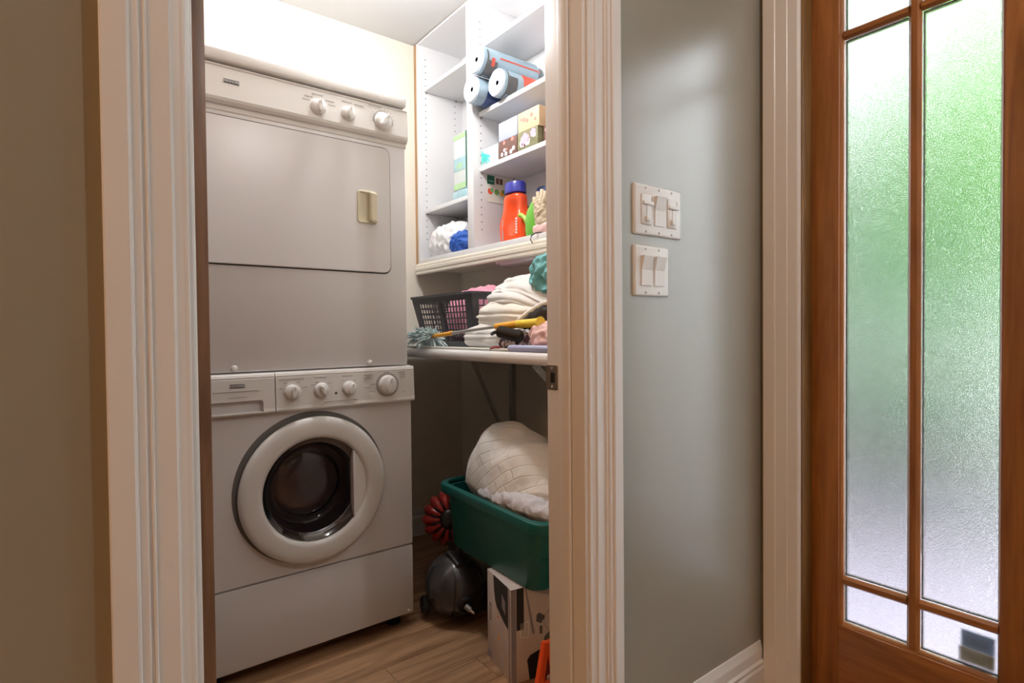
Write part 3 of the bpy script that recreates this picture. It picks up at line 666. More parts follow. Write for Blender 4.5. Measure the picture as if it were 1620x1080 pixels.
T = Th('tan_cloth', 'small grey-tan folded cloth tucked above the blue one', 'cloth', (1.50, 2.18, BB))
fin(blob((1.50, 2.165, BB+.062), (.034, .062, .066), 2.6, .010, 20, 5, 5, BB+.0005), 'cloth', 'beige_cloth', T, smooth=True)
# flyer taped to the divider
T = Th('recycling_flyer', 'printed food-scraps guide sheet taped to the shelf divider', 'flyer', (1.52, 2.044, 1.60))
fl = box('sheet', 1.445, 1.60, 2.0440, 2.0446, 1.605, 1.722, 'sheet_paper', T)
box('title_block', 1.446, 1.485, 2.0434, 2.0440, 1.683, 1.7215, 'forest', T, fl)
text('title_text', 'organics', .0085, 'ink_white', T, fl, FACE_MY(1.4655, 2.0433, 1.698), .0001)
for x, m in ((1.502, 'box_brown'), (1.522, 'box_brown'), (1.565, 'pale_green')): box('picture', x-.008, x+.008, 2.0434, 2.0440, 1.688, 1.714, m, T, fl)
for x, m in ((1.462, 'red_print'), (1.497, 'leaf_green'), (1.53, 'orange_yellow')):
    fin(lathe(bm_(), (x, 2.0440, 1.652), (0,-1,0), [(0,.0135),(.0006,.0133)], 20), 'picture', m, T, fl)
for x in (1.470, 1.536): fin(lathe(bm_(), (x, 2.0436, 1.658), (0,-1,0), [(0,.009),(.0007,.0088)], 16), 'picture', 'leaf_green', T, fl)
# detergent bottles
def bottle(name, label, x, y, z, s, rot, body, capm, lettering=True):
    T = Th(name, label, 'bottle', (x, y, z), 'detergent bottles on the bottom shelf', local=True, rot=(0, 0, rot))
    rings = []; n = 72
    for h, w, d in ((0,.074,.036),(.006,.080,.041),(.03,.083,.043),(.06,.085,.045),(.085,.083,.044),(.10,.077,.043),(.115,.068,.041),(.13,.062,.039),(.15,.059,.037),(.175,.058,.036),(.190,.054,.035),(.198,.044,.031)):
        rg = []
        for k in range(n):
            t = 2*PI*k/n; e = 2.6; c, q = math.cos(t), math.sin(t)
            px = d*math.copysign(abs(c)**(2/e), c); py = w*math.copysign(abs(q)**(2/e), q)
            # grip hollow on the front and the back, toward one side
            g = math.exp(-((h-.105)/.062)**4-((py+.020)/.027)**4); px *= 1-.66*g
            rg.append((px*s, py*s, h*s))
        rings.append(rg)
    # denser rings by interpolation
    dens = []
    for a, b in zip(rings, rings[1:]):
        for k in range(3): dens.append([tuple(Vector(p).lerp(Vector(q), k/3)) for p, q in zip(a, b)])
    dens.append(rings[-1]); bd = fin(loft(bm_(), dens), 'body', body, T, smooth=True)
    n = 48; rg = []
    for h, r in ((.199,.036),(.203,.0475),(.238,.0465),(.246,.043),(.247,.036)):
        rg.append([((r*(1.0 if k % 2 else .985))*s*math.cos(2*PI*k/n)*.86, (r*(1.0 if k % 2 else .985))*s*math.sin(2*PI*k/n)*1.12, h*s) for k in range(n)])
    fin(loft(bm_(), rg), 'cap', capm, T, smooth='auto')
    bm = bm_(); abox(bm, -.0432*s, -.0405*s, .030*s, .036*s, .012*s, .095*s); fin(bm, 'level_strip', 'ink_soft', T, bd)
    if lettering:
        bm = bm_()
        for k in range(6): abox(bm, -.0395*s, -.0375*s, -.058*s, -.049*s, (.030+.011*k)*s, (.037+.011*k)*s)
        fin(bm, 'printed_lettering', 'ink_white', T, bd)['kind'] = 'stuff'
    return T
bottle('detergent_bottle', 'large orange-red detergent bottle with blue cap at the front of shelf', 1.452, 1.852, BB, 1.0, 0, 'orange_bottle', 'blue_cap')
bottle('detergent_bottle', 'small red bottle with dark blue cap behind the large orange one', 1.566, 1.912, BB, .70, 1.5708, 'orange_bottle', 'navy', False)
bottle('detergent_bottle', 'orange bottle with navy cap between the large orange and green bottles', 1.560, 1.780, BB, .93, .0, 'orange_bottle', 'navy', False)
T = Th('green_bottle', 'green plastic bottle with small spout at the right end of shelf', 'bottle', (1.43, 1.70, BB))
bm = bm_(); rg = []
for h, r, dy in ((0,.030,0),(.004,.038,0),(.03,.042,0),(.07,.043,-.002),(.10,.040,-.006),(.125,.032,-.012),(.145,.020,-.018),(.156,.009,-.021),(.162,.006,-.022)): rg.append([(1.432+r*.85*math.cos(2*PI*k/28), 1.703+dy+r*1.05*math.sin(2*PI*k/28), BB+h) for k in range(28)])
gb = fin(loft(bm, rg), 'body', 'green_bottle', T, smooth=True)
fin(tube(bm_(), [(1.42, 1.735, BB+.060), (1.418, 1.750, BB+.085), (1.416, 1.766, BB+.096), (1.416, 1.778, BB+.098)], [.010,.009,.009,.010], 12), 'spout', 'lime', T, gb, smooth='auto')
T = Th('knitted_glove', 'beige fuzzy cloth glove leaning against the green bottle', 'glove', (1.39, 1.60, BB))
GY = 1.618
bm = blob((1.390, GY, BB+.088), (.012, .030, .046), 2.3, .008, 30, 6, 5); fin(bm, 'palm', 'beige_cloth', T, smooth=True)
for k, (a, l) in enumerate(((.026, .030), (.009, .046), (-.009, .050), (-.024, .040))): fin(tube(bm_(), [(1.390, GY+a, BB+.105), (1.386, GY+a*1.15, BB+.118), (1.385, GY+a*1.3, BB+.112+l)], [.009, .0098, .007], 10), 'finger', 'beige_cloth', T, smooth=True)
fin(blob((1.396, GY, BB+.020), (.014, .050, .020), 2.3, .006, 30, 8, 4, BB+.0005), 'cuff', 'pale_pink', T, smooth=True)
fin(blob((1.392, GY, BB+.048), (.012, .030, .018), 2.3, .004, 30, 9, 4), 'wrist', 'beige_cloth', T, smooth=True)
T = Th('loose_cable', 'short black cable end hanging over the shelf moulding', 'cable', (1.36, 1.61, 1.35))
fin(tube(bm_(), [(1.39, 1.60, BB+.004), (1.366, 1.625, BB+.001), (1.354, 1.634, BB-.010), (1.354, 1.637, BB-.024), (1.354, 1.628, BB-.036)], .0022, 8), 'cord', 'black', T, smooth=True)

# ------------------------------------------------------------------ wall-hung folding table
TZ0, TZ1, TXF = .935, .9715, 1.05
T = Th('folding_table', 'white wall-hung folding table top with bullnose edge beside the dryer', 'table', (1.35, 1.8, .45))
rings = []
for z, i in ((TZ0, .012), (TZ0+.004, .005), (TZ0+.010, .001), ((TZ0+TZ1)/2, 0), (TZ1-.010, .001), (TZ1-.004, .005), (TZ1, .012)):
    rings.append([(p[0], p[1], z) for p in rrect(TXF+i, 1.615-i, 1.09+i, 2.545-i, .05-i*.5, 6)])
fin(loft(bm_(), rings), 'table_top', 'table_white', T, smooth='auto')
box('wall_cleat', 1.600, XR-.001, 1.12, 2.52, .885, TZ0-.001, 'oak_raw', T)
for yy in (2.113, 1.35):
    rl = box('wall_rail', 1.617, XR-.001, yy-.012, yy+.012, .30, .884, 'metal_grey', T)
    bm = bm_()
    for z in (.36, .60, .84): lathe(bm, (1.617, yy, z), (-1,0,0), [(0,.003),(.0006,.0028)], 8)
    fin(bm, 'screw_holes', 'gap', T, rl)['kind'] = 'stuff'
    p0, p1 = V(1.612, yy+.013, .50), V(1.165, yy-.36 if yy > 2 else yy+.05, TZ0-.006)
    d = p1-p0; M = Matrix.Translation(p0) @ d.to_track_quat('Z', 'Y').to_matrix().to_4x4()
    fin(abox(bm_(), -.003, .003, -.012, .012, 0, d.length, M=M), 'bracket_strut', 'metal_grey', T)
    box('strut_plate', p1.x-.03, p1.x+.03, p1.y-.02, p1.y+.02, TZ0-.004, TZ0-.0005, 'metal_grey', T)
struct(box('trim_14', 1.612, XR-.001, 1.55, 2.48, 1.21, 1.26, 'moulding'))
TT = TZ1+.0005
# laundry basket
BKX0, BKX1, BKY0, BKY1, BKZ = 1.205, 1.525, 1.815, 2.30, 1.190
T = Th('laundry_basket', 'charcoal plastic laundry basket with slotted sides on the folding table', 'basket', (1.365, 2.05, TT))
def corner(z):
    k = (z-TT)/(BKZ-TT); i = .042*(1-k); return BKX0+i, BKX1-i, BKY0+i, BKY1-i
a = corner(TT)
fin(aprism(bm_(), rrect(*a, .03), TT, TT+.004), 'base', 'basket', T)
def side(f, n, rows=7):
    bm = bm_()
    def strip(u0, u1, z0, z1, t=.0025):
        P = []
        for u, z in ((u0, z0), (u1, z0), (u1, z1), (u0, z1)): P.append(f(u, z))
        nrm = (P[1]-P[0]).cross(P[3]-P[0]).normalized()*t
        A = [bm.verts.new(p+nrm) for p in P]; B = [bm.verts.new(p-nrm) for p in P]
        bm.faces.new(A); bm.faces.new(B[::-1])
        for i in range(4): bm.faces.new((A[i], B[i], B[(i+1) % 4], A[(i+1) % 4]))
    zt_, zb_ = BKZ-.030, TT+.002
    strip(0, 1, zt_, BKZ); strip(0, 1, zb_, zb_+.022); strip(0, .10, zb_, zt_); strip(.90, 1, zb_, zt_); strip(.475, .525, zb_, zt_)
    for r in range(1, rows):
        z = zb_+.022+(zt_-zb_-.022)*r/rows; strip(.1, .9, z-.0025, z+.0025, .002)
    for k in range(1, n):
        u = .1+.8*k/n
        if abs(u-.5) > .03: strip(u-.0045, u+.0045, zb_, zt_, .0018)
    return bm
def lerp2(p, q): return lambda u, z: V(*(p(z)))*(1-u)+V(*(q(z)))*u
c00 = lambda z: (corner(z)[0], corner(z)[2], z); c01 = lambda z: (corner(z)[0], corner(z)[3], z)
c10 = lambda z: (corner(z)[1], corner(z)[2], z); c11 = lambda z: (corner(z)[1], corner(z)[3], z)
for p, q, n in ((c00, c01, 16), (c10, c11, 16), (c00, c10, 10), (c01, c11, 10)): fin(side(lerp2(p, q), n), 'slotted_side', 'basket', T)
bm = bm_(); o_ = rrect(BKX0-.012, BKX1+.012, BKY0-.012, BKY1+.012, .03); i_ = rrect(BKX0+.004, BKX1-.004, BKY0+.004, BKY1-.004, .02)
def rimz(p, z): return z+.016*math.exp(-((p[1]-BKY0)/.03)**2)*math.exp(-((p[0]-1.365)/.07)**4)+.016*math.exp(-((p[1]-BKY1)/.03)**2)*math.exp(-((p[0]-1.365)/.07)**4)
loft(bm, [[(p[0], p[1], rimz(p, z)) for p in q] for q, z in ((i_, BKZ-.006), (o_, BKZ-.010), (o_, BKZ), (i_, BKZ+.001), (i_, BKZ-.006))], False, False); fin(bm, 'rim', 'basket', T)
T = Th('pink_garment', 'pink garment piled inside the charcoal laundry basket', 'clothing', (1.37, 2.0, TT+.01))
def pinks(p): p.z *= 1+.25*max(0, (-p.y)/.2); return p
fin(blob((1.38, 1.99, TT+.118), (.115, .17, .118), 2.6, .016, 14, 2, 5, TT+.006, shape=pinks), 'garment', 'pink', T, smooth=True)
# bedding pile
GB = 'bedding heap on the folding table'
def layered(rz, n, amt, k=0, y0=0, lean=0):
    def f(p):
        t = max(-1, min(1, p.z/rz)); w = abs(math.sin(n*PI*(t+1)/2))-.5
        e = min(1, max(0, (abs(p.y)+.4*abs(p.x))/.12))
        p.y += math.copysign(amt*w*e, p.y); p.x += math.copysign(amt*.8*w*e, p.x)
        d = max(0, y0-p.y); p.z -= k*d*d+lean*p.x
        return p
    return f
T = Th('folded_sheet', 'white folded sheet at the bottom of the bedding heap', 'sheet', (1.3, 1.62, TT), GB)
fin(blob((1.315, 1.60, TT+.044), (.185, .245, .048), 2.8, .013, 9, 11, 6, TT+.0005, (1,.45,1), shape=layered(.048, 2, .012)), 'sheet', 'sheet', T, smooth=True)
T = Th('cream_duvet', 'thick cream duvet folded in the middle of the bedding heap', 'duvet', (1.33, 1.58, TT+.1), GB)
fin(blob((1.325, 1.565, TT+.128), (.165, .235, .052), 2.4, .020, 7, 14, 6, TT+.045, (1,.5,1.2), shape=layered(.052, 2, .018, .55, 0, -.08)), 'duvet', 'duvet', T, smooth=True)
T = Th('white_blanket', 'white cotton blanket folded on top of the bedding heap', 'blanket', (1.35, 1.55, TT+.2), GB)
fin(blob((1.335, 1.525, TT+.204), (.150, .225, .054), 2.3, .018, 8, 21, 6, TT+.08, (1,.5,1.2), shape=layered(.054, 3, .016, 1.5, .06, -.12)), 'blanket', 'towel', T, smooth=True)
T = Th('teal_garment', 'crumpled teal cloth hanging at the right of the bedding heap', 'cloth', (1.30, 1.42, TT+.18))
fin(blob((1.265, 1.415, 1.220), (.055, .062, .060), 2.2, .026, 17, 31, 6, 1.135), 'cloth', 'teal_cloth', T, smooth=True)
T = Th('dark_garment', 'black garment with pale hem drooping from the heap near the jamb', 'clothing', (1.2, 1.38, TT+.1))
fin(blob((1.20, 1.385, TT+.105), (.05, .085, .028), 2.4, .012, 18, 41, 5, shape=lambda p: V(p.x, p.y, p.z-.28*p.y-.1*p.y)), 'garment', 'dark_cloth', T, smooth=True)
fin(tube(bm_(), [(1.150, 1.50, TT+.072), (1.150, 1.45, TT+.100), (1.155, 1.40, TT+.125), (1.16, 1.35, TT+.145), (1.17, 1.30, TT+.16)], [.004,.008,.010,.010,.008], 10), 'pale_hem', 'sheet', T, smooth=True)
T = Th('patterned_scarf', 'dark scarf with pale specks bunched below the yellow duster handle', 'scarf', (1.13, 1.46, TT))
fin(blob((1.145, 1.43, TT+.026), (.045, .095, .028), 2.4, .016, 22, 51, 5, TT+.0005), 'scarf', 'striped', T, smooth=True)
T = Th('pink_towel', 'pale pink cloth bunched beside the patterned scarf', 'cloth', (1.14, 1.28, TT))
fin(blob((1.145, 1.278, TT+.040), (.05, .075, .046), 2.2, .018, 18, 61, 5, TT+.0005), 'cloth', 'pale_pink', T, smooth=True)
T = Th('black_brush', 'black ribbed round brush lying on the patterned scarf', 'brush', (1.105, 1.42, TT+.03))
prof = []
for k in range(31): prof.append((k*.0034, .0195 if k % 2 else .0165))
prof = [(-.004, .010)]+prof+[(.108, .010)]
fin(lathe(bm_(), (1.086, 1.472, TT+.062), (.02, -1, -.16), prof, 20), 'bristles', 'black', T)
fin(tube(bm_(), [(1.086, 1.475, TT+.062), (1.086, 1.50, TT+.060), (1.088, 1.52, TT+.054)], .006, 10), 'handle', 'black', T, smooth=True)
T = Th('hair_tie', 'dark red elastic band at the edge of the table', 'band', (1.09, 1.49, TT))
pts = [(1.083+.016*math.cos(t), 1.488+.028*math.sin(t), TT+.007+.003*math.sin(2*t)) for t in [2*PI*i/24 for i in range(25)]]
fin(tube(bm_(), pts, .005, 8), 'elastic', 'wine', T, smooth=True)
# duster
T = Th('duster', 'long duster with yellow handle and fluffy pale blue head', 'duster', (1.09, 1.7, TT))
ax = [V(1.085, 1.895, TT+.046), V(1.092, 1.775, TT+.058), V(1.100, 1.655, TT+.068), V(1.106, 1.52, TT+.078), V(1.11, 1.41, TT+.085), V(1.112, 1.30, TT+.088)]
fin(tube(bm_(), [ax[0]+(ax[0]-ax[1])*.6, ax[0], ax[1]], [.004, .0075, .0085], 12), 'ferrule', 'orange_yellow', T, smooth='auto')
fin(tube(bm_(), [ax[1], ax[2], ax[3]], .0055, 12), 'shaft', 'metal_grey', T, smooth='auto')
fin(tube(bm_(), [ax[3]+(ax[2]-ax[3])*.0, ax[3]+(ax[4]-ax[3])*.3, ax[4]], [.0105, .0115, .0125], 12), 'grip', 'orange_yellow', T, smooth='auto')
fin(tube(bm_(), [ax[4], ax[4].lerp(ax[5], .5), ax[4].lerp(ax[5], .85), ax[5]], [.0128, .0140, .0145, .019], 14), 'grip_end', 'yellow', T, smooth='auto')
bm = bm_(); rr = random.Random(5); core = V(1.085, 1.965, TT+.040)
for k in range(520):
    base = core+V(rr.uniform(-.006,.006), rr.uniform(-.07,.055), rr.uniform(-.004,.012))
    d = V(rr.uniform(-1,1), rr.uniform(-.55,.75), rr.uniform(-.25,.9)); d.normalize(); l = rr.uniform(.04,.062)
    side_ = d.cross(V(rr.uniform(-1,1), rr.uniform(-1,1), rr.uniform(-1,1))).normalized()*rr.uniform(.0025,.0045)
    A = []
    for j in range(4):
        s = j/3; p = base+d*l*s-V(0,0,.018)*s*s
        if p.z < TT+.001: p.z = TT+.001+.001*rr.random()
        wgt = 1-.35*s; A.append((bm.verts.new(p+side_*wgt), bm.verts.new(p-side_*wgt)))
    for (a1, b1), (a2, b2) in zip(A, A[1:]): bm.faces.new((a1, b1, b2, a2))
fh = fin(bm, 'fluffy_head', 'duster_fiber', T); fh['kind'] = 'stuff'
# telescopic rods with lilac grip
T = Th('telescopic_pole', 'pair of slim pale rods joined in a lilac foam grip along the table edge', 'pole', (1.08, 1.7, TT))
fin(tube(bm_(), [(1.078, 2.42, TT+.005), (1.076, 1.40, TT+.005)], .0042, 10), 'rod', 'rod', T, smooth='auto')
fin(tube(bm_(), [(1.066, 2.30, TT+.0045), (1.066, 1.40, TT+.0045)], .0036, 10), 'rod', 'rod', T, smooth='auto')
fin(lathe(bm_(), (1.071, 1.405, TT+.0105), (0,-1,0), [(0,.006),(.004,.0095),(.02,.0102),(.25,.0102),(.255,.006)], 16), 'grip', 'lilac', T, smooth='auto')
T = Th('blue_clip', 'tiny blue plastic clip on the table edge below the basket', 'clip', (1.105, 1.86, TT))
bm = abox(bm_(), 1.10, 1.112, 1.835, 1.868, TT, TT+.009, .002); abox(bm, 1.102, 1.110, 1.868, 1.882, TT+.001, TT+.006, .001); fin(bm, 'clip', 'blue_cap', T)

# ------------------------------------------------------------------ under the table
# carton
bx = Th('cardboard_box', 'printed cardboard appliance box standing under the green tub', 'box', (1.0285, 1.4756, 0), local=True, rot=(0, 0, -math.atan2(.2, .98)))
BW, BD, BH = .40, .172, .279            # local: x right along face, -y towards hall
cb_ = box('carton', 0, BW, -BD, 0, 0, BH, 'card', bx, bev=.0015)
def prX(y0, y1, z0, z1, m, name='printed_panel'): return box(name, -.0008, .0002, y0, y1, z0, z1, m, bx, cb_)
def prY(x0, x1, z0, z1, m, name='printed_panel'): return box(name, x0, x1, -BD-.0008, -BD+.0002, z0, z1, m, bx, cb_)
pts = [(-.050,BH),(-.055,BH-.05),(-.062,BH-.075),(-.075,BH-.092),(-.130,BH-.118),(-.152,BH-.125),(-.152,BH)]
fin(aprism(bm_(), pts, -.0009, .0002, 'X'), 'printed_picture', 'gap', bx, cb_)
prX(-.075, -.070, BH-.09, BH-.005, 'card_print'); fin(aprism(bm_(), [(-.112,BH-.035),(-.135,BH-.052),(-.135,BH-.09),(-.112,BH-.075)], -.0013, -.0008, 'X'), 'printed_picture', 'card_print', bx, cb_)
prX(-.166, -.155, .0, BH, 'card_print')
bm = bm_(); rr = random.Random(3)
for y0, zz in ((-.105, .17), (-.115, .11), (-.100, .055)):
    for k in range(9): abox(bm, -.0006, .0001, y0-.028+rr.uniform(0,.008), y0, zz-.0045*k, zz-.0045*k+.0018)
fin(bm, 'printed_lettering', 'ink_soft', bx, cb_)['kind'] = 'stuff'
bm = bm_()
for z0_, z1_ in ((.128, .130), (.178, .180)): abox(bm, -.0009, .0002, -.030, -.020, z0_, z1_)
for y0_ in (-.0305, -.0205): abox(bm, -.0009, .0002, y0_, y0_+.0012, .128, .180)
fin(bm, 'printed_frame', 'ink', bx, cb_)
prX(-.030, -.003, .002, .030, 'card_print', 'printed_patch'); prX(-.086, -.080, .158, .164, 'red_print', 'printed_dot'); prX(-.088, -.080, .092, .104, 'orange_yellow', 'printed_dot')
prY(.0, .016, 0, BH, 'card_print'); prY(.018, .042, .155, BH, 'gap', 'printed_picture')
fin(aprism(bm_(), [(.045,BH),(.050,BH),(.078,.135),(.070,.135)], -BD-.0012, -BD, 'Y'), 'printed_picture', 'card_print', bx, cb_)
prY(.030, .058, .128, .175, 'sheet_paper', 'barcode_label')
bm = bm_()
for k in range(6): abox(bm, .033+k*.004, .0345+k*.004, -BD-.0016, -BD-.0006, .132, .172)
fin(bm, 'barcode', 'ink_soft', bx, cb_)['kind'] = 'stuff'
fin(lathe(bm_(), (.142, -BD, .165), (0,-1,0), [(0,.034),(.0008,.034)], 28), 'printed_ring', 'ink_soft', bx, cb_); fin(lathe(bm_(), (.142, -BD-.0005, .165), (0,-1,0), [(0,.031),(.0008,.031)], 28), 'printed_ring', 'card', bx, cb_)
for px_, pz_, r_ in ((.094,.182,.010),(.104,.176,.009),(.098,.166,.006),(.090,.172,.007)): fin(lathe(bm_(), (px_, -BD, pz_), (0,-1,0), [(0,r_),(.0009,r_*.95)], 12), 'printed_picture', 'ink', bx, cb_)
prY(.095, .104, .128, .152, 'ink', 'printed_picture')
fin(aprism(bm_(), [(.060,0),(.052,.06),(.062,.072),(.150,.098),(.30,.10),(.30,0)], -BD-.0010, -BD, 'Y'), 'printed_picture', 'black', bx, cb_)
fin(aprism(bm_(), [(.105,.085),(.112,.118),(.128,.128),(.30,.128),(.30,.085)], -BD-.0007, -BD, 'Y'), 'printed_picture', 'ink', bx, cb_)
# tub
TBZ0, TBZ1 = BH+.002, .496
tb = Th('storage_tub', 'dark green plastic storage tub set on the cardboard box', 'tub', (1.209, 1.485, TBZ0), local=True, rot=(0, 0, -.045))
def tr(z, i, dz=0): return [(p[0], p[1], z) for p in rrect(-.185+i*(.42 if i > .012 else 1), .185-i*(.42 if i > .012 else 1), -.305+i*1.2, .305-i*1.2, .06-i*.3, 7)]
h = TBZ1-TBZ0
prof = [(.0, .046), (.006, .040), (h*.45, .032), (h*.47, .028), (h*.85, .0255), (h*.90, .025), (h-.012, .0245)]
inn = [(h-.012, .034), (h*.47, .042), (.010, .056)]
bm = loft(bm_(), [tr(z, i) for z, i in prof]+[tr(z, i) for z, i in inn]); fin(bm, 'body', 'tub', tb, smooth='auto')
bm = loft(bm_(), [tr(z, i) for z, i in ((h-.036, .000), (h-.034, -.005), (h-.012, -.008), (h-.004, -.006), (h, .000), (h-.001, .011), (h-.010, .012), (h-.014, .008), (h-.032, .004), (h-.036, .000))], False, False); fin(bm, 'rim', 'tub', tb, smooth='auto')
# quilt and cloth in the tub
T = Th('quilted_blanket', 'white quilted blanket heaped in the dark green tub', 'blanket', (1.23, 1.48, TBZ0+.05))
def qs(p):
    zz = p.z
    if zz > 0:
        p.z += .050*math.exp(-((p.y-.105)/.075)**2)*(zz/.18)                 # peaked corner
        p.z *= 1-.30*max(0, -(p.y+.03)/.25)**1.4
        p.z += .012*math.sin(p.y*38+p.x*20)*math.exp(-((p.z-.10)/.10)**2)
    else:
        p.x *= 1+.9*zz/.2; p.y *= 1+.35*zz/.2
    return p
fin(blob((1.185, 1.490, .508), (.122, .250, .165), 2.4, .016, 6.5, 71, 6, .44, shape=qs, fine=.08), 'blanket', 'quilt', T, smooth=True)
T = Th('grey_white_cloth', 'pale grey-white cloth spilling over the tub rim below the quilt', 'cloth', (1.12, 1.42, .45))
def cs(p):
    if p.z < 0: p.x += -p.z*.6
    return p
fin(blob((1.084, 1.385, .500), (.040, .190, .032), 2.3, .015, 17, 81, 6, .474, shape=cs), 'cloth', 'grey_cloth', T, smooth=True)
T = Th('grey_pillow', 'grey pillow corner behind the quilted blanket in the tub', 'pillow', (1.36, 1.42, .40))
fin(blob((1.318, 1.50, .51), (.046, .17, .145), 2.6, .008, 10, 91, 5, .37), 'pillow', 'grey_cloth', T, smooth=True)
# vacuum cleaner
vc = V(1.085, 1.755, .119); VR = .113
T = Th('vacuum_cleaner', 'dark grey ball canister vacuum cleaner with red cyclone on the floor', 'vacuum cleaner', (vc.x, vc.y, 0))
axd = V(-.93, .22, .05).normalized()
def ball(bm, a0, a1, R, n=40, m=14): return lathe(bm, vc, axd, [(R*math.sin(a0+(a1-a0)*k/m), R*math.cos(a0+(a1-a0)*k/m)) for k in range(m+1)], n)
fin(ball(bm_(), -PI/2+.001, .32, VR), 'ball_body', 'vac_grey', T, smooth='auto')
fin(ball(bm_(), .37, PI/2-.001, VR), 'side_dome', 'vac_grey', T, smooth='auto')
fin(lathe(bm_(), vc, axd, [(VR*math.sin(.31), VR*math.cos(.31)*.985), (VR*math.sin(.38), VR*math.cos(.38)*.985)], 40), 'seam', 'black', T, smooth='auto')
fin(blob((vc.x+.075, vc.y+.03, .075), (.10, .10, .075), 3, 0, 1, 1, 4, .0005), 'chassis', 'vac_dark', T, smooth=True)
wl = vc+axd*(VR*.92)+V(0,.03,-.075); fin(lathe(bm_(), wl, axd, [(-.016,.030),(-.012,.034),(.004,.034),(.010,.028),(.011,.012)], 24), 'wheel', 'black', T, smooth='auto')
tocam = (V(0,0,CAM_H)-vc).normalized()
# hose socket with pin
sk = vc+V(-.03, -.106, -.030); sd_ = V(-.25,-.95,-.1).normalized()
fin(lathe(bm_(), sk+sd_*-.02, sd_, [(0,.030),(.030,.028),(.032,.022),(.026,.018)], 24), 'hub', 'black', T, smooth='auto')
pd = V(.35,-.75,-.45).normalized(); q = sk+sd_*.008
fin(lathe(bm_(), q, pd, [(0,.010),(.022,.009)], 16), 'pin', 'metal_grey', T, smooth='auto'); fin(lathe(bm_(), q+pd*.0222, pd, [(0,.006),(.016,.005),(.018,.003)], 14), 'pin_tip', 'chrome', T, smooth='auto')
# button pad on the body
bd_ = (V(.22,-.86,.42)).normalized(); c_ = vc+bd_*(VR*.995); d_, u_, w_ = frame_of(bd_)
fin(loft(bm_(), [[c_+d_*h_+u_*(r_*math.cos(t))*.55+w_*(r_*math.sin(t)) for t in [2*PI*i/24 for i in range(24)]] for h_, r_ in ((-.012,.030),(.002,.029),(.003,.024),(.001,.021))]), 'button_pad', 'vac_dark', T, smooth='auto')
# latch bracket on top
lb = vc+V(-.01,-.02,VR*.93); fin(abox(bm_(), -.028, .034, -.050, .03, -.020, .014, .006, 3, M=Matrix.Translation(lb) @ Matrix.Rotation(.35, 4, 'X')), 'latch_cover', 'vac_grey', T, smooth='auto')
fin(abox(bm_(), -.010, .018, -.030, .04, 0, .045, .005, 3, M=Matrix.Translation(lb+V(.012,.02,.0)) @ Matrix.Rotation(-.2, 4, 'X')), 'latch', 'vac_dark', T, smooth='auto')
# red cyclone crown
cc = V(1.148, 1.900, .305); cdv = V(-.42, -.86, .18).normalized(); d_, u_, w_ = frame_of(cdv)
fin(lathe(bm_(), cc-cdv*.09, cdv, [(0,.062),(.06,.070),(.085,.066)], 32), 'cyclone_core', 'vac_dark', T, smooth='auto')
NP = 14
for k in range(NP):
    t = 2*PI*k/NP; dirv = u_*math.cos(t)+w_*math.sin(t); tang = -u_*math.sin(t)+w_*math.cos(t)
    pts = []
    fin(tube(bm_(), [cc+dirv*.030+cdv*.012, cc+dirv*.048+cdv*.010, cc+dirv*.070-cdv*.002, cc+dirv*.086-cdv*.022, cc+dirv*.088-cdv*.045], [.0065,.0105,.0155,.0195,.0185], 10), 'cyclone_cone', 'vac_red', T, smooth=True)
    fin(tube(bm_(), [cc+dirv*.036+tang*.0085+cdv*.0175, cc+dirv*.058+tang*.0128+cdv*.0165, cc+dirv*.074+tang*.0165+cdv*.004], [.0030,.0040,.0030], 6), 'cyclone_slot', 'black', T, smooth=True)
fin(lathe(bm_(), cc, cdv, [(0,.040),(.020,.039),(.026,.034),(.030,.018),(.031,.001)], 28), 'cyclone_cap', 'vac_dark', T, smooth='auto')
# orange tool
T = Th('orange_clamp', 'orange-red plastic spring clamp standing in front of the cardboard box', 'clamp', (1.03, 1.20, 0))
def arm(p, q, w0, w1, t=.011):
    p, q = V(*p), V(*q); d = (q-p); M = Matrix.Translation(p) @ d.to_track_quat('Z', 'Y').to_matrix().to_4x4(); L_ = d.length
    bm = bm_(); rg = []
    for k in range(7):
        s = k/6; w = w0+(w1-w0)*s; rg.append([M @ V(x*w, y*t, s*L_) for x, y in ((-1,-1),(1,-1),(1,1),(-1,1))])
    loft(bm, rg); bmesh.ops.bevel(bm, geom=list(bm.edges), offset=.0025, segments=2, affect='EDGES'); return bm
fin(arm((1.002, 1.20, .012), (1.034, 1.20, .162), .011, .008), 'handle_arm', 'orange_tool', T, smooth='auto')
fin(arm((1.075, 1.20, .012), (1.043, 1.20, .160), .011, .008), 'handle_arm', 'orange_tool', T, smooth='auto')
fin(abox(bm_(), .992, 1.085, 1.188, 1.212, .0005, .055, .010, 3), 'jaw', 'orange_tool', T, smooth='auto')
fin(lathe(bm_(), (1.034, 1.1875, .066), (0,-1,0), [(0,.009),(.004,.008),(.006,.004)], 16), 'pivot', 'chrome', T, smooth='auto')
fin(arm((1.039, 1.206, .055), (1.039, 1.206, .135), .016, .010, .008), 'spring_cover', 'wine', T, smooth='auto')

